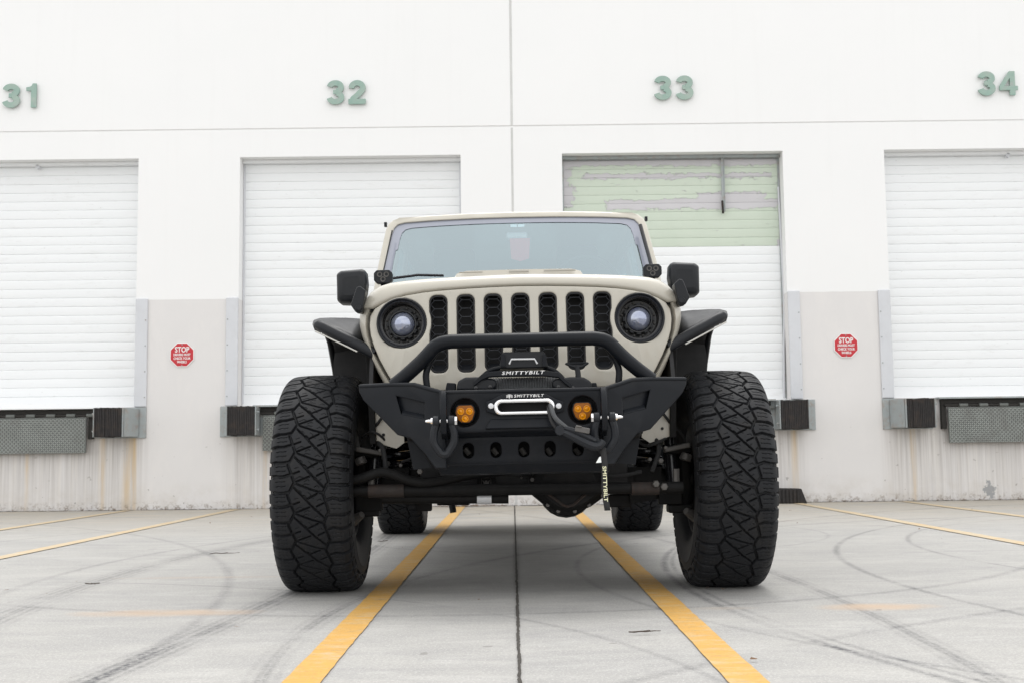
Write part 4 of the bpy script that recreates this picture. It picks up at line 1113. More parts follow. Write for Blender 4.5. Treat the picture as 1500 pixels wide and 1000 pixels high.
# ---- fenders
def fender(fl):
    cen = [(-.27, .985), (-.20, 1.030), (-.12, 1.075), (-.02, 1.112), (.10, 1.130), (.30, 1.138), (.48, 1.10), (.62, .99), (.70, .86), (.74, .72)]
    out_ = [(-.24, 1.088, .812), (-.20, 1.100, .822), (-.12, 1.115, .838), (-.02, 1.130, .850), (.10, 1.140, .86), (.30, 1.142, .865), (.48, 1.09, .87), (.62, .975, .87), (.70, .85, .865), (.74, .71, .86)]
    m = MB(); top = []
    for (y, z), (yo, zo, xo) in zip(cen, out_):
        row = [(.635 - .0, y, z)]
        for t in (.25, .5, .75, .95): row.append((.635 + (xo - .635) * t, y + (yo - y) * t, z + (zo - z) * t + .008 * math.sin(PI * t)))
        row += [(xo + .012, yo, zo - .006), (xo + .016, yo, zo - .022), (xo + .010, yo + .004, zo - .040), (xo - .01, yo + .01, zo - .044)]
        top.append(row)
    m.grid(top); o = m.build('fender_flare', M['black_trim'], truck, smooth=45, lean=True, flip=fl)
    sdm = o.modifiers.new('t', 'SOLIDIFY'); sdm.thickness = .006; sdm.offset = -1
    # rolled leading edge
    a = B(978, 508.5, -.285); b = B(1052, 466.5, -.262); c_ = B(1059.5, 464, -.235)
    MB().tube([a, a.lerp(b, .5), b, b.lerp(c_, .6) + Vector((0, -.006, .002)), c_ + Vector((.0, .06, .012))], [.022, .022, .022, .021, .019], 16).build('flare_front_tube', M['black_trim'], truck, lean=True, flip=fl)
    a2, b2 = B(1004, 504, -.305), B(1064, 471.5, -.285)
    MB().tube([a2, b2], .0030, 8).build('running_light_strip', M['led_strip'], truck, lean=True, flip=fl)
    # liner: dark skin under the flare, and the inner wall
    m = MB(); m.grid([[(.60, y, z - .02), (xo - .016, yo + .0, zo - .046)] for (y, z), (yo, zo, xo) in zip(cen, out_)]); m.build('fender_liner', M['deep_black'], truck, smooth=0, lean=True, flip=fl)
    m = MB(); m.slab([(0, 0)] * 0 or [(.60, .70), (.86, .74), (.862, .98), (.85, 1.06), (.60, 1.10)], .50, .53); m.build('rear_liner', M['deep_black'], truck, smooth=0, lean=True, flip=fl)
    m = MB(); m.prism([(.585, y, z - .01) for y, z in cen] + [(.585, .74, .58), (.585, .42, .62), (.585, .30, .80), (.585, -.22, .80), (.585, -.34, .80)], [(.600, y, z - .01) for y, z in cen] + [(.600, .74, .58), (.600, .42, .62), (.600, .30, .80), (.600, -.22, .80), (.600, -.34, .80)]); m.build('inner_wing', M['deep_black'], truck, smooth=0, lean=True, flip=fl)
both(fender)
# lower inner panels seen beside the bumper: dusty tan sheet
def lowpanel(fl):
    f = pl([(940, 556), (984, 556), (985, 625), (982, 638), (952, 648), (940, 640)], -.16)
    MB().slab(f, -.165, -.16).build('inner_fender_sheet', M['paint'], truck, smooth=0, lean=True, flip=fl)
    f = pl([(981, 500), (990, 500), (990, 640), (981, 640)], -.17); MB().slab(f, -.19, -.15).build('inner_fender_flange', M['chassis'], truck, lean=True, flip=fl, bevel=.002)
    p = B(970, 627, -.165); m = MB(); m.lathe((p.x, p.y - .003, p.z), [(.0005, -.002), (.006, -.002), (.006, .003)], 10); m.build('panel_bolt', M['deep_black'], truck, lean=True, flip=fl)
both(lowpanel)

# ---- front bumper
BY = -.74
fogc = B(853.5, 600, BY); fogr = B(874.5, 600, BY).x - fogc.x
ctp = [(764, 568), (880, 567), (890, 568), (890, 630), (764, 630)]
ctr = pl(ctp, BY); outline = sym(ctp, BY)
fair = rrect(0, B(768, 595.5, BY).z, .185, .038, .018, 6)
def bfn(x, z): return BY + (.03 * max(0, (abs(x) - .29)))
bump = empty('front_bumper', (0, 0, 0), truck)
me = panel_mesh('b', [outline, circ(fogc.x, fogc.z, fogr, 40), circ(-fogc.x, fogc.z, fogr, 40), fair], .03, .006, bfn, lean=True); finish('centre_plate', me, M['black_steel'], bump, smooth=30)
zt, zb_, zl, zk = B(764, 568, BY).z, B(764, 630, BY).z, B(764, 637, BY).z, B(764, 690, BY).z
hwid = ctr[2][0]
m = MB(); m.prism([(-hwid, BY + .004, zt - .002), (hwid, BY + .004, zt - .002), (hwid, BY + .20, zt + .004), (-hwid, BY + .20, zt + .004)], [(-hwid, BY + .004, zt - .010), (hwid, BY + .004, zt - .010), (hwid, BY + .20, zt - .008), (-hwid, BY + .20, zt - .008)]); m.build('top_plate', M['black_steel'], bump, bevel=.003, lean=True)
# crease under the fairlead and the sloping chin
m = MB(); m.prism([(-hwid, BY + .002, zb_ + .006), (hwid, BY + .002, zb_ + .006), (hwid, BY + .045, zl - .004), (-hwid, BY + .045, zl - .004)], [(-hwid, BY + .03, zb_ + .006), (hwid, BY + .03, zb_ + .006), (hwid, BY + .07, zl - .004), (-hwid, BY + .07, zl - .004)]); m.build('chin', M['black_steel'], bump, bevel=.003, lean=True)
m = MB(); zc1, zc2 = B(764, 612, BY).z, B(764, 626, BY).z
xw = B(812, 612, BY).x
m.prism([(-xw - .01, BY - .001, zc1), (xw + .01, BY - .001, zc1), (xw + .03, BY - .014, zc2), (-xw - .03, BY - .014, zc2)], [(-xw - .01, BY + .008, zc1), (xw + .01, BY + .008, zc1), (xw + .03, BY + .008, zc2 - .006), (-xw - .03, BY + .008, zc2 - .006)]); m.build('pressed_ridge', M['black_steel'], bump, bevel=.004, lean=True)
sk = sym([(764, 637), (893, 637), (900, 655), (897, 678), (764, 679)], BY + .05)
skl = [circ(B(764 + dx, 657.5, BY + .05).x, B(764, 657.5, BY + .05).z, .021, 20, .029) for dx in (-78, -37.5, 3.5, 42, 83)]
skl = [rrect(B(764 + dx, 657.5, BY + .05).x, B(764, 657.5, BY + .05).z, .040, .056, .0195, 5) for dx in (-78, -37.5, 3.5, 42, 83)]
me = panel_mesh('sk', [sk] + skl, .016, .003, lambda x, z: BY + .045 + (zl - z) * .18, cutz=[], lean=True); finish('skid_plate', me, M['black_steel'], bump, smooth=30)
m = MB(); zz = B(764, 684, BY + .06).z; xx = B(897, 684, BY + .06).x
m.prism([(-xx, BY + .058, zz + .022), (xx, BY + .058, zz + .022), (xx - .006, BY + .10, zz - .020), (-xx + .006, BY + .10, zz - .020)], [(-xx, BY + .16, zz + .016), (xx, BY + .16, zz + .016), (xx - .006, BY + .16, zz - .026), (-xx + .006, BY + .16, zz - .026)]); m.build('lower_lip', M['black_steel'], bump, bevel=.004, lean=True)
m = MB(); m.span((-.30, BY + .17, zk + .01), (.30, BY + .19, zt - .03)); m.build('back_plate', M['deep_black'], bump, smooth=0, lean=True)
for dx in (-78, -37.5, 3.5, 42, 83):
    p = B(764 + dx, 661, BY + .12); mm = MB(); mm.tube([(p.x - .012, p.y, p.z + .012), (p.x + .004, p.y, p.z - .010)], .011, 8); mm.build('rear_bolt_head', M['cast'], bump, lean=True)
def wing(fl):
    wp = [(884, 566.5), (896, 563), (925, 553.5), (980, 551.8), (1006, 552.5), (1005.5, 562), (1000, 575), (953, 628), (934, 634), (914, 658), (900, 680), (884, 681)]
    def wf(x, z): return BY + .004 + max(0, x - .30) * .62
    def wpp(pts, o=0): 
        r = []
        for x, y in pts:
            q = B(x, y, lambda p: wf(p.x, p.z) + o); r.append((q.x, q.z))
        return r
    rec = [(911.5, 583), (952, 571), (946, 598), (913, 606.5)]
    ol = wpp(wp)
    me = panel_mesh('w', [ol, wpp(rec)], .022, .005, wf, cutx=[.36, .42, .48], lean=True, flip=fl); finish('bumper_wing', me, M['black_steel'], bump, smooth=25)
    rr = wpp(rec); big = [((x - rr[0][0]) * 1.3 + rr[0][0] - .012, (z - rr[0][1]) * 1.3 + rr[0][1] + .012) for x, z in rr]
    m = MB(); m.prism([(x, wf(x, z) + .020, z) for x, z in big], [(x, wf(x, z) + .026, z) for x, z in big]); m.build('recess_plate', M['black_steel'], bump, lean=True, flip=fl)
    a, b = wpp([(913, 606.5), (946, 598)]); 
    m = MB(); m.prism([(a[0], wf(*a) + .0, a[1] + .001), (b[0], wf(*b) + .0, b[1] + .001), (b[0] - .004, wf(*b) + .02, b[1] + .018), (a[0] + .002, wf(*a) + .02, a[1] + .018)], [(a[0], wf(*a) + .006, a[1] - .004), (b[0], wf(*b) + .006, b[1] - .004), (b[0], wf(*b) + .024, b[1] - .0), (a[0], wf(*a) + .024, a[1] - .0)]); m.build('recess_sill', M['black_steel'], bump, lean=True, flip=fl, bevel=.002)
    # top return of the wing, running back
    top = [ol[i] for i in range(0, 5)]
    m = MB(); m.grid([[(x, wf(x, z) + .004, z - .002) for x, z in top], [(x * .985, wf(x, z) + .16, z + .004) for x, z in top], [(x * .985, wf(x, z) + .16, z - .006) for x, z in top]]); m.build('wing_top', M['black_steel'], bump, smooth=20, lean=True, flip=fl)
    bot = [ol[i] for i in range(5, 11)]
    m = MB(); m.grid([[(x, wf(x, z) + .004, z + .002) for x, z in bot], [(x * .95, wf(x, z) + .14, z + .02) for x, z in bot]]); m.build('wing_underside', M['deep_black'], bump, smooth=20, lean=True, flip=fl)
    # side bracket behind the wing
    f = pl([(926, 636), (939, 631), (931, 680), (904, 678)], BY + .20); MB().slab(f, BY + .20, BY + .206).build('wing_bracket', M['black_steel'], bump, lean=True, flip=fl, smooth=0)
both(wing)

# rolled top edges catch the sky
tp = [(-q.x, q.y, q.z) for q in (B(x, y, BY + .006) for x, y in ((884, 569.5),))] + [(q.x, q.y, q.z) for q in (B(884, 569.5, BY + .006),)]
MB().tube(tp, .0085, 12).build('rolled_top_edge', M['black_steel'], bump, smooth=60, lean=True)
def edge(fl):
    pts = []
    for x, y in ((884, 569.5), (897, 565.5), (925, 556), (955, 554.6), (1003, 554.8)):
        q = B(x, y, lambda p: BY + .010 + max(0, p.x - .30) * .62); pts.append((q.x, q.y, q.z))
    MB().tube(pts, .0085, 12).build('wing_top_edge', M['black_steel'], bump, smooth=60, lean=True, flip=fl)
both(edge)

# shackle tabs, shackles
def shackle(fl):
    c = B(886, 600, BY - .05)
    tab = MB(); prf = [(BY + .05, B(886, 566, BY).z), (BY - .022, B(886, 566.5, BY).z), (BY - .040, B(886, 574, BY).z), (BY - .058, B(886, 590, BY).z), (BY - .062, B(886, 612, BY).z), (BY - .045, B(886, 630, BY).z), (BY + .02, B(886, 640, BY).z)]
    tx = B(885, 600, BY - .04).x
    tab.prism([(tx - .0105, y, z) for y, z in prf], [(tx + .0105, y, z) for y, z in prf]); tab.build('shackle_tab', M['black_steel'], bump, bevel=.004, lean=True, flip=fl)
    pz = B(886, 610.5, BY - .05).z; py = BY - .040
    s = MB()
    # D-shaped bow hanging from pin
    hw_ = .027
    bow = [(-hw_ + .004, pz + .012), (-hw_, pz - .012), (-hw_ - .008, pz - .04), (-hw_ - .008, pz - .075), (-hw_ + .007, pz - .102), (-.008, pz - .116), (.008, pz - .116), (hw_ - .007, pz - .102), (hw_ + .008, pz - .075), (hw_ + .008, pz - .04), (hw_, pz - .012), (hw_ - .004, pz + .012)]
    tilt = lambda z: py - .0 + (pz - z) * .12
    path = smoothpath([(tx + x, tilt(z), z) for x, z in bow], 4)
    s.tube(path, .0140, 8)
    sh = s.build('shackle', M['rubber_hook'], truck, smooth=25, lean=True, flip=fl)
    for q in (-1, 1):
        e = MB(); e.lathe((tx + q * hw_, py, pz), [(.0005, -.012), (.016, -.012), (.019, -.008), (.019, .008), (.016, .012), (.0005, .012)], 14, 'X'); e.build('shackle_eye', M['rubber_hook'], sh, smooth=30, lean=True, flip=fl)
    e = MB(); e.tube([(tx - .040, py, pz), (tx + .04, py, pz)], .0085, 14); e.tube([(tx + .038, py, pz), (tx + .045, py, pz), (tx + .050, py, pz), (tx + .060, py, pz), (tx + .065, py, pz)], [.013, .012, .0065, .0055, .003], 12)
    e.lathe((tx - .041, py, pz), [(.0005, -.006), (.016, -.006), (.016, .006), (.0005, .006)], 6, 'X'); e.build('shackle_pin', M['chrome'], sh, lean=True, flip=fl)
both(shackle)

# fog lamps
for s in (1, -1):
    cx, cz = s * fogc.x, fogc.z
    m = MB(); m.lathe((cx, BY + .02, cz), [(fogr + .006, .0), (fogr + .004, .05), (.0, .055)], 32); f = m.build('fog_lamp', M['deep_black'], truck, lean=True)
    oc = [(.94 * x, .94 * z) for x, z in [(-.034, .030), (-.026, .037), (.026, .037), (.034, .030), (.040, .008), (.030, -.022), (.016, -.034), (-.016, -.034), (-.030, -.022), (-.040, .008)]]
    m = MB(); m.slab([(cx + x * 1.02, cz - .005 + z * 1.02) for x, z in oc], BY + .018, BY + .045); m.build('lamp_housing', M['black_trim'], f, bevel=.003, lean=True)
    me = panel_mesh('al', [[(cx + x * .90, cz - .005 + z * .90) for x, z in oc]], .006, .002, lambda x, z: BY + .0125, lean=True); finish('amber_lens', me, M['amber_dark'], f, smooth=30)
    for x, z in ((-.0155, .010), (.0155, .010), (0, -.016)):
        m = MB(); m.lathe((cx + x, BY + .0125, cz - .005 + z), [(.0125, .0), (.0125, -.003), (.0105, -.0035), (.008, -.001), (.006, -.0025), (.003, -.0045), (.0003, -.005)], 20); m.build('lens_optic', M['amber'], f, lean=True)

# fairlead
fz = B(768, 595.5, BY).z; fx = B(768, 595.5, BY - .02).x
ol = pl([(712, 588), (722, 584), (736, 577), (800, 576.5), (812, 583), (826, 588), (826, 601), (818, 604), (806, 607), (730, 608), (722, 605), (712, 602)], BY - .012)
me = panel_mesh('fl', [ol, rrect(fx, fz, .178, .032, .0155, 6)], .014, .003, lambda x, z: BY - .014, lean=True); fld = finish('fairlead', me, M['black_steel'], truck, smooth=30)
me = panel_mesh('fr', [rrect(fx, fz, .218, .056, .027, 8), rrect(fx, fz, .186, .030, .0145, 8)], .016, .006, lambda x, z: BY - .021, lean=True, brs=3); finish('polished_opening', me, M['chrome'], fld, smooth=60)
for px in (719, 818.5):
    p = B(px, 594, BY - .03); m = MB(); m.lathe((p.x, BY - .020, p.z), [(.0005, -.007), (.0085, -.006), (.0105, -.001), (.0105, .008)], 18); m.build('fairlead_bolt', M['silver'], fld, lean=True)
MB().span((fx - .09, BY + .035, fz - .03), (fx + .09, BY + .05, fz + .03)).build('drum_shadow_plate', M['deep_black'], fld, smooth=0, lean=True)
def words(body, px0, px1, py, ly, h, mat, parent, shear=.25, bold=.0, name='lettering'):
    me = text_mesh(body, 1.0, shear=shear, bold=bold, extrude=.0, spacing=1.22)
    xs = [v.co.x for v in me.vertices]; zs = [v.co.z for v in me.vertices]
    p0, p1 = B(px0, py, ly), B(px1, py, ly); w = p1.x - p0.x
    for v in me.vertices:
        v.co = LEAN @ Vector((p0.x + (v.co.x - min(xs)) / (max(xs) - min(xs)) * w, ly, p0.z + ((v.co.z - min(zs)) / (max(zs) - min(zs)) - .5) * h))
    return finish(name, me, mat, parent, smooth=0)
words('SMITTYBILT', 753, 797, 579.4, BY - .0155, .0100, M['white_print'], fld, .2, .012)
e = MB(); p = B(746, 579.5, BY - .0155)
for dx, r_ in ((-.006, .005), (.007, .006)):
    for k in range(3): e.box((p.x + dx, BY - .0155, p.z + (k - 1) * .0036), (.010, .0006, .0016), Matrix.Rotation(R(-20 + 40 * (dx > 0)), 3, 'Y'))
e.box((p.x, BY - .0155, p.z - .001), (.003, .0006, .014)); e.build('fairlead_emblem', M['white_print'], fld, smooth=0, lean=True)

# ---- winch
WY = -.60
wn = empty('winch', (0, 0, 0), truck)
zt2 = B(764, 569, WY).z
m = MB(); yy = WY
rp = [(p.x, p.z) for p in (B(x, y, yy) for x, y in ((735, 519), (738, 516.5), (794, 515.5), (798, 518), (803, 539), (731, 540.5)))]
m.slab(rp, WY - .04, WY + .10); m.build('control_box', M['black_trim'], wn, bevel=.006, lean=True)
for px0, px1 in ((733, 741), (794, 801)):
    m = MB(); a = [(p.x, p.z) for p in (B(x, y, WY - .04) for x, y in ((px0 + 1, 519), (px1 - 1, 519), (px1, 537), (px0, 537)))]; m.slab(a, WY - .052, WY - .040); m.build('box_cheek', M['black_steel'], wn, bevel=.002, lean=True)
a = [(p.x, WY - .047, p.z) for p in (B(x, y, WY - .045) for x, y in ((746, 533), (749, 526), (783, 525.5), (787, 532.5)))]
MB().tube(a, .0038, 6).build('silver_stripe', M['silver'], wn, lean=True)
bar = [(p.x, WY - .06, p.z) for p in (B(x, y, WY - .06) for x, y in ((694, 561), (705, 552), (716, 547.5), (732, 546.5), (764, 546), (800, 546), (818, 548), (826, 556), (838, 566)))]
m = MB(); m.grid([[(x, y, z + .009) for x, y, z in bar], [(x, y - .003, z + .006) for x, y, z in bar], [(x, y - .003, z - .008) for x, y, z in bar], [(x, y, z - .012) for x, y, z in bar], [(x, y + .02, z - .012) for x, y, z in bar], [(x, y + .02, z + .009) for x, y, z in bar]]); m.build('tie_plate', M['black_steel'], wn, smooth=25, lean=True)
words('SMITTYBILT', 735, 798, 546, WY - .0645, .0125, M['white_print'], wn, .22, .014)
for q in (-1, 1):
    cv = [(764 + q * 66, 562), (764 + q * 58, 551), (764 + q * 46, 541.5), (764 + q * 32, 537.5)]
    MB().tube(smoothpath([B(x, y + (1 if q < 0 else 0), WY - .01) for x, y in cv], 4), .0085, 8).build('arched_tie_rod', M['black_steel'], wn, lean=True)
for q in (-1, 1):
    f = [(p.x, p.z) for p in (B(768 + q * x, y, WY) for x, y in ((40, 558), (46, 555), (66, 552.5), (86, 553), (97, 559), (99, 573), (46, 573), (40, 567)))]
    m = MB(); m.slab(f, WY - .05, WY + .08); m.build('winch_end_housing', M['black_trim'], wn, bevel=.012, lean=True)
    for dx, dy in ((50, 566), (71, 567.5)):
        p = B(768 + q * dx, dy, WY - .055); m = MB(); m.lathe((p.x, p.y, p.z), [(.0005, -.004), (.007, -.003), (.008, .006)], 10); m.build('housing_bolt', M['gloss_black'], wn, lean=True)
    f = [(p.x, p.z) for p in (B(764 + q * x, y, WY + .02) for x, y in ((96, 561), (109, 560), (112, 573), (96, 573)))]
    MB().slab(f, WY, WY + .05).build('mount_bracket', M['black_steel'], wn, bevel=.004, lean=True)
c = B(768, 570, WY + .02)
m = MB(); m.lathe((c.x, c.y, c.z), [(.001, -.135), (.035, -.135), (.035, .135), (.001, .135)], 20, 'X'); m.build('winch_drum', M['deep_black'], wn, lean=True)
hel = []
for k in range(26 * 12):
    a = 2 * PI * k / 12; hel.append((c.x - .125 + .25 * k / (26 * 12), c.y + .041 * math.cos(a), c.z + .041 * math.sin(a)))
MB().tube(hel, .0052, 6).build('winch_rope', M['rope'], wn, lean=True)
# clutch lever to the right
p = [B(x, y, WY - .02) for x, y in ((847, 562), (847, 548), (845, 535))]
m = MB(); m.tube(p, [.014, .010, .010], 8); m.tube([B(828, 532, WY - .02), B(838, 536, WY - .02), B(845, 538, WY - .02), B(853, 536, WY - .02), B(862, 531, WY - .02)], [.004, .006, .009, .006, .004], 8); m.tube([B(829, 532, WY - .02), B(860, 531, WY - .02)], .0035, 6); m.build('clutch_lever', M['black_trim'], wn, lean=True)

# rope, hook and pull strap
hk = empty('winch_hook', (0, 0, 0), truck)
for off in (0, 1):
    pts = [B(806, 590, BY - .0), B(808, 598, BY - .03), B(814 - off * 2, 612 + off * 4, BY - .05), B(831 - off * 18, 627 + off * 1, BY - .06)] if off == 0 else [B(803, 594, BY - .0), B(804, 602, BY - .03), B(808, 617, BY - .045), B(816, 628, BY - .05)]
    MB().tube(smoothpath(pts, 5), .0085 if off == 0 else .006, 8).build('rope_tail', M['rope' if off == 0 else 'strap'], hk, lean=True)
m = MB(); m.lathe(tuple(B(820, 630, BY - .06)), [(.0005, -.014), (.016, -.014), (.018, -.008), (.018, .008), (.016, .014), (.0005, .014)], 14); 
hb = smoothpath([B(820, 630, BY - .06), B(836, 637, BY - .065), B(852, 645, BY - .065), B(868, 652, BY - .065), B(878, 652, BY - .065), B(884, 645, BY - .062)], 4)
n = len(hb); m.tube(hb, [.011 + .006 * math.sin(PI * i / n) for i in range(n)], 8)
m.tube(smoothpath([B(828, 627, BY - .06), B(840, 630, BY - .07), B(856, 637, BY - .07), B(872, 645, BY - .065)], 4), .010, 8); m.build('clevis_hook', M['rubber_hook'], hk, lean=True, smooth=40)
m = MB(); q = B(853, 629, BY - .075); m.box((q.x, q.y, q.z), (.052, .018, .020), Matrix.Rotation(R(12), 3, 'Y')); m.box((q.x - .012, q.y - .01, q.z + .012), (.022, .006, .006), Matrix.Rotation(R(12), 3, 'Y')); m.build('steel_clasp', M['cast'], hk, bevel=.003, lean=True)
q = B(877, 673, BY - .06); MB().slab([(q.x - .010, q.z - .010), (q.x + .009, q.z - .009), (q.x + .008, q.z + .012), (q.x + .002, q.z + .010)], q.y, q.y + .002).build('white_tag', M['sticker'], hk, smooth=0, lean=True)
a, b = B(883, 655, BY - .058), B(889, 747, BY - .058)
wd = .0105
m = MB(); L = []
for k in range(13):
    p = a.lerp(b, k / 12); p.x += .003 * math.sin(k * .6); L.append([(p.x - wd, p.y - .001, p.z), (p.x + wd, p.y + .003 * math.sin(k * .8), p.z)])
m.grid(L); o = m.build('pull_strap', M['strap'], hk, smooth=60, lean=True); o.modifiers.new('t', 'SOLIDIFY').thickness = .003
me = text_mesh('SMITTYBILT', 1.0, shear=.0, bold=.02, extrude=0); xs = [v.co.x for v in me.vertices]; zs = [v.co.z for v in me.vertices]
t0, t1 = B(885.2, 682, BY - .062), B(887.6, 734, BY - .062)
for v in me.vertices:
    u = (v.co.x - min(xs)) / (max(xs) - min(xs)); w = ((v.co.z - min(zs)) / (max(zs) - min(zs)) - .5)
    p = t0.lerp(t1, u); v.co = LEAN @ Vector((p.x + w * .0135, p.y - .004, p.z))
finish('strap_lettering', me, M['yellow_print'], hk, smooth=0)

# ---- hoop bar
HY = -.64
hp = []
right = [(955, 556, -.60), (935, 541, -.61), (915, 524.5, -.62), (903, 513, -.63), (893, 503, -.637), (882, 497.6, -.64), (868, 495.6, -.64)]
rp = [B(x, y, l) for x, y, l in right]
rp = smoothpath([tuple(p) for p in rp], 4)
pts = [(-p.x, p.y, p.z) for p in rp] + [(p.x, p.y, p.z) for p in reversed(rp)]
MB().tube(pts, .0265, 20).build('bull_bar', M['black_steel'], truck, smooth=60, lean=True)
def brace(fl):
    pts = [B(x, y, -.60) for x, y in ((906, 560), (907, 545), (905, 535), (900, 523), (890, 510))]
    MB().tube(smoothpath([tuple(p) for p in pts], 4), .0125, 10).build('bull_bar_brace', M['black_steel'], truck, smooth=60, lean=True, flip=fl)
both(brace)

# ---- chassis, axle, steering
MB().tube([(-.70, 0, ZA), (-.45, 0, ZA), (.45, 0, ZA), (.70, 0, ZA)], [.045, .040, .040, .045], 18).build('front_axle', M['chassis'], truck)
dc = A(831, 703, -.22)
oc = [A(x, y, -.20) for x, y in ((776, 722), (799, 741), (816, 751), (843, 751), (866, 741), (888, 725), (890, 700), (880, 680), (790, 680), (774, 700))]
f = [(p.x, p.z) for p in oc]; dx = sum(p[0] for p in f) / 10; dz = sum(p[1] for p in f) / 10
m = MB(); m.slab(f, -.20, -.16); fr = [((x - dx) * .72 + dx, (z - dz) * .72 + dz) for x, z in f]
m.prism([(x, -.245, z) for x, z in fr], [(x, -.19, z) for x, z in f]); m.lathe((dx, 0, dz), [(.001, -.15), (.10, -.14), (.115, 0), (.09, .12), (.001, .16)], 20); df = m.build('differential', M['chassis'], truck, bevel=.004)
for i in range(10):
    p = ((f[i][0] - dx) * .90 + dx, (f[i][1] - dz) * .90 + dz); MB().lathe((p[0], -.205, p[1]), [(.0005, -.012), (.008, -.011), (.009, .004)], 6).build('cover_bolt', M['cast'], df)
MB().tube([(fr[0][0], -.25, fr[0][1] + .02), (fr[2][0] + .01, -.252, fr[2][1] + .01), ((fr[2][0] + fr[3][0]) / 2, -.254, fr[2][1] + .004), (fr[3][0], -.252, fr[3][1] + .012), (fr[5][0] - .01, -.25, fr[5][1] + .03)], .006, 6).build('cover_rib', M['rust'], df)
# tie rod, drag link, stabiliser
MB().tube([A(515, 719, -.28), A(1000, 713, -.28)], .0235, 14).build('tie_rod', M['chassis'], truck)
MB().tube([A(540, 718.5, -.285), A(592, 718, -.285)], .026, 12).build('rusty_rod_end', M['rust'], truck)
MB().tube([A(925, 715, -.285), A(965, 714.5, -.285)], .0255, 12).build('adjuster_sleeve', M['rust'], truck)
MB().tube([A(560, 729, -.24), A(700, 729, -.24), A(745, 729, -.24)], [.021, .021, .021], 12).build('steering_damper', M['chassis'], truck)
MB().tube([A(699, 729.5, -.243), A(720, 729.3, -.243)], .0225, 14).build('damper_band', M['silver'], truck)
MB().tube([A(720, 730, -.24), A(737, 730, -.24)], .018, 10).build('damper_end', M['deep_black'], truck)
tb = [A(505, 706, -.30), A(530, 700, -.30), A(556, 691.5, -.30), A(575, 694, -.30), A(600, 703, -.30), A(622, 706, -.30), A(650, 703, -.28), (A(700, 693, -.24)), A(790, 684, -.20)]
MB().tube(smoothpath(tb, 5), [.022] * 16 + [.019] * 24 + [.017], 12).build('track_bar', M['chassis'], truck, smooth=60) if False else MB().tube(smoothpath(tb, 5), .0195, 12).build('track_bar', M['chassis'], truck, smooth=60)
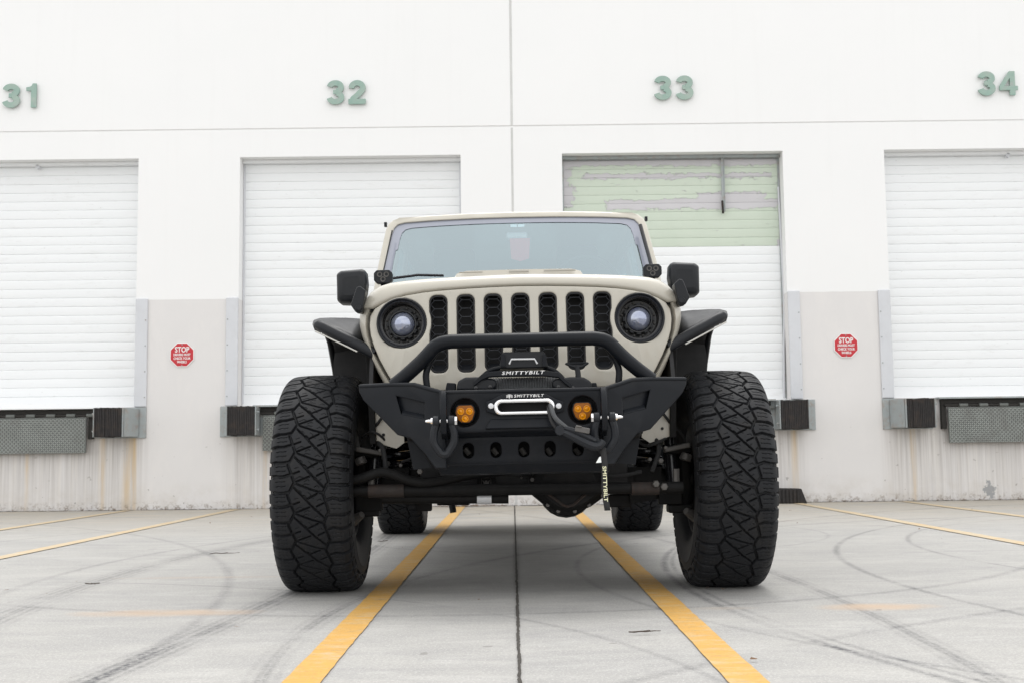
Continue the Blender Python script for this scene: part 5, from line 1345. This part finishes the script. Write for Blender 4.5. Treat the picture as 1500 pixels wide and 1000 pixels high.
# skid / crossmember with winged emblem
m = MB(); a, b = A(600, 686, -.16), A(920, 730, -.12); m.span((-.42, -.14, ZA - .02), (.42, -.10, .70)); m.build('crossmember', M['deep_black'], truck, smooth=0)
p = A(712, 706, -.17); e = MB()
MB().box((p.x, -.150, p.z), (.075, .012, .060)).build('emblem_bracket', M['chassis'], truck, bevel=.003)
sh = [(-.019, .018), (.019, .018), (.019, -.008), (.010, -.018), (-.010, -.018), (-.019, -.008)]
e.tube([(p.x + x, -.158, p.z + z) for x, z in sh], .0016, 4, closed=True)
e.slab([(p.x + x, p.z + z) for x, z in ((-.015, .010), (-.006, .002), (-.003, .008), (.003, .008), (.006, .002), (.015, .010), (.010, -.006), (.003, -.006), (0, -.016), (-.003, -.006), (-.010, -.006))], -.159, -.157); e.build('winged_emblem', M['cast'], truck, smooth=0)
def corner(fl):
    s = -1 if fl else 1
    # frame rail, spring, shock, knuckle
    MB().span((.33, -.60, .60), (.43, 3.9, .74)).build('frame_rail', M['chassis'], truck, bevel=.01, flip=fl)
    c = (.515, .02); hel = [(c[0] + .058 * math.cos(2 * PI * k / 14), c[1] + .058 * math.sin(2 * PI * k / 14), ZA + .05 + .30 * k / (14 * 8)) for k in range(14 * 8)]
    MB().tube(hel, .0095, 7).build('coil_spring', M['gloss_black'], truck, flip=fl)
    MB().lathe((c[0], c[1], ZA + .035), [(.001, -.01), (.07, -.01), (.07, .012), (.04, .014), (.04, .03), (.001, .03)], 20, 'Z').build('spring_seat', M['chassis'], truck, flip=fl)
    m = MB(); m.tube([(.615, -.08, ZA - .03), (.605, -.05, ZA + .14)], .030, 14); m.tube([(.605, -.05, ZA + .14), (.595, -.02, ZA + .42)], .022, 12); m.build('shock_absorber', M['gloss_black'], truck, flip=fl)
    m = MB(); m.tube([(.66, -.02, ZA + .13), (.668, -.01, ZA + .05), (.672, 0, ZA - .05), (.66, -.02, ZA - .14)], [.030, .045, .045, .030], 10); m.box((.64, -.05, ZA + .12), (.10, .10, .035)); m.box((.64, -.05, ZA - .12), (.10, .09, .035)); m.build('steering_knuckle', M['chassis'], truck, bevel=.008, flip=fl)
    m = MB(); m.tube([(.665, -.13, ZA + .105), (.655, -.13, ZA + .075)], [.022, .026], 12); m.box((.625, -.12, ZA + .128), (.11, .045, .022), Matrix.Rotation(R(-10), 3, 'Y')); m.build('knuckle_arm', M['cast'], truck, bevel=.006, flip=fl)
    MB().tube([(.650, -.16, ZA - .125), (.690, -.13, ZA - .150)], [.014, .024], 10).build('ball_joint', M['cast'], truck, flip=fl)
    MB().tube([(.60, -.27, ZA - .02), (.60, -.27, ZA + .045)], .014, 8).build('rod_end_bolt', M['cast'], truck, flip=fl)
    MB().tube([(.46, -.02, ZA - .05), (.38, .80, ZA + .04)], .028, 10).build('control_arm', M['chassis'], truck, flip=fl)
    MB().slab([(.44, ZA - .10), (.56, ZA - .08), (.57, ZA + .05), (.43, ZA + .05)], -.05, -.035).build('axle_bracket', M['chassis'], truck, flip=fl)
    pth = smoothpath([(.50, -.18, .80), (.55, -.20, .72), (.60, -.16, .66), (.66, -.10, .60), (.66, -.06, .52)], 4); MB().tube(pth, .006, 6).build('brake_hose', M['strap'], truck, flip=fl)
    pth = smoothpath([(.56, -.19, .79), (.585, -.2, .755), (.60, -.19, .79), (.62, -.17, .76)], 4); MB().tube(pth, .004, 6).build('sensor_wire', M['strap'], truck, flip=fl)
    m = MB(); m.span((.43, -.28, .52), (.60, -.24, .80)) if False else m.span((.36, -.30, .62), (.47, -.22, .86)); m.build('bumper_mount', M['deep_black'], truck, bevel=.004, flip=fl)
    m = MB(); m.tube([(.30, 3.35, ZA), (.72, 3.49, ZA)] if False else [(0, 3.49, ZA), (.70, 3.49, ZA)], .05, 12); m.build('rear_axle', M['chassis'], truck, flip=fl)
    MB().span((.50, .60, .50), (.59, .66, .90)).build('body_mount', M['deep_black'], truck, flip=fl)
both(corner)
m = MB(); m.span((-.60, .75, .56), (.60, 2.45, .62)); m.span((-.34, -.05, .52), (.34, .75, .95)); m.build('underbody', M['deep_black'], truck, bevel=.01)
m = MB(); m.box((-.12, 1.4, .46), (.35, .9, .14)); m.box((.20, 1.9, .46), (.25, .3, .16)); m.build('transfer_case', M['chassis'], truck, bevel=.03)
MB().tube([(.17, .1, ZA), (.12, 1.3, .47)], .03, 10).build('drive_shaft', M['chassis'], truck)
a = A(645, 736, 1.2); MB().span((-.50, 1.1, a.z), (-.38, 1.5, .5)).build('exhaust_can', M['chassis'], truck, bevel=.02)
MB().tube([(-.36, 1.3, .36), (-.355, 1.3, .33)], .02, 8).build('drain_stub', M['deep_black'], truck)
MB().lathe((0, 3.49, ZA), [(.001, -.18), (.10, -.16), (.13, -.06), (.13, .05), (.001, .12)], 18).build('rear_differential', M['chassis'], truck)
MB().span((-.45, -.22, .86), (.45, .6, .90)).build('engine_bay_floor', M['deep_black'], truck, smooth=0)

# bolts, clamps, hoses and brackets that clutter the underside
rc = random.Random(11)
for x, y, ly, r_ in ((615, 690, -.33, .012), (587, 681, -.24, .008), (557, 659, -.20, .008), (568, 678, -.2, .010), (952, 672, -.2, .009), (968, 674, -.22, .012), (961, 708, -.32, .015), (973, 712, -.31, .016), (975, 655, -.2, .008), (872, 694, -.2, .007), (792, 696, -.18, .006), (764, 699, -.18, .005)):
    p = A(x, y, ly); MB().lathe((p.x, p.y, p.z), [(.0005, -.008), (r_ * .8, -.007), (r_, .0), (r_, .012)], 6 if rc.random() < .6 else 12).build('chassis_bolt', M['cast'], truck)
for pts, r_ in (([(600, 640, -.1), (612, 655, -.12), (606, 668, -.15), (588, 676, -.18)], .005), ([(930, 640, -.1), (945, 652, -.16), (962, 648, -.2), (978, 640, -.15)], .006), ([(960, 640, -.15), (965, 660, -.2), (955, 690, -.22)], .009),
    ([(545, 645, -.12), (560, 655, -.2), (566, 690, -.25)], .010), ([(640, 690, -.15), (690, 697, -.17), (740, 694, -.17), (790, 700, -.16)], .007), ([(860, 690, -.15), (900, 697, -.2), (940, 690, -.2)], .008), ([(530, 640, -.1), (545, 632, -.2), (560, 640, -.18), (570, 655, -.1)], .005), ([(895, 735, .2), (905, 722, .1), (920, 716, 0)], .012)):
    MB().tube(smoothpath([A(*q) for q in pts], 5), r_, 8).build('hose', M['strap'], truck)
for x0, y0, x1, y1, ly in ((575, 684, 600, 700, -.08), (520, 726, 560, 748, -.10), (608, 724, 632, 748, -.02), (640, 728, 688, 739, .9), (892, 724, 925, 742, -.02), (905, 694, 930, 712, -.10), (965, 720, 1000, 738, -.1), (738, 686, 762, 700, -.12), (800, 688, 824, 702, -.12)):
    a, c = A(x0, y0, ly), A(x1, y1, ly); MB().span((a.x, ly, c.z), (c.x, ly + .05, a.z)).build('chassis_bracket', M['chassis'], truck, bevel=.005)
MB().tube([A(662, 738, .85), A(664, 750, .85)], .016, 8).build('hanging_stub', M['deep_black'], truck)
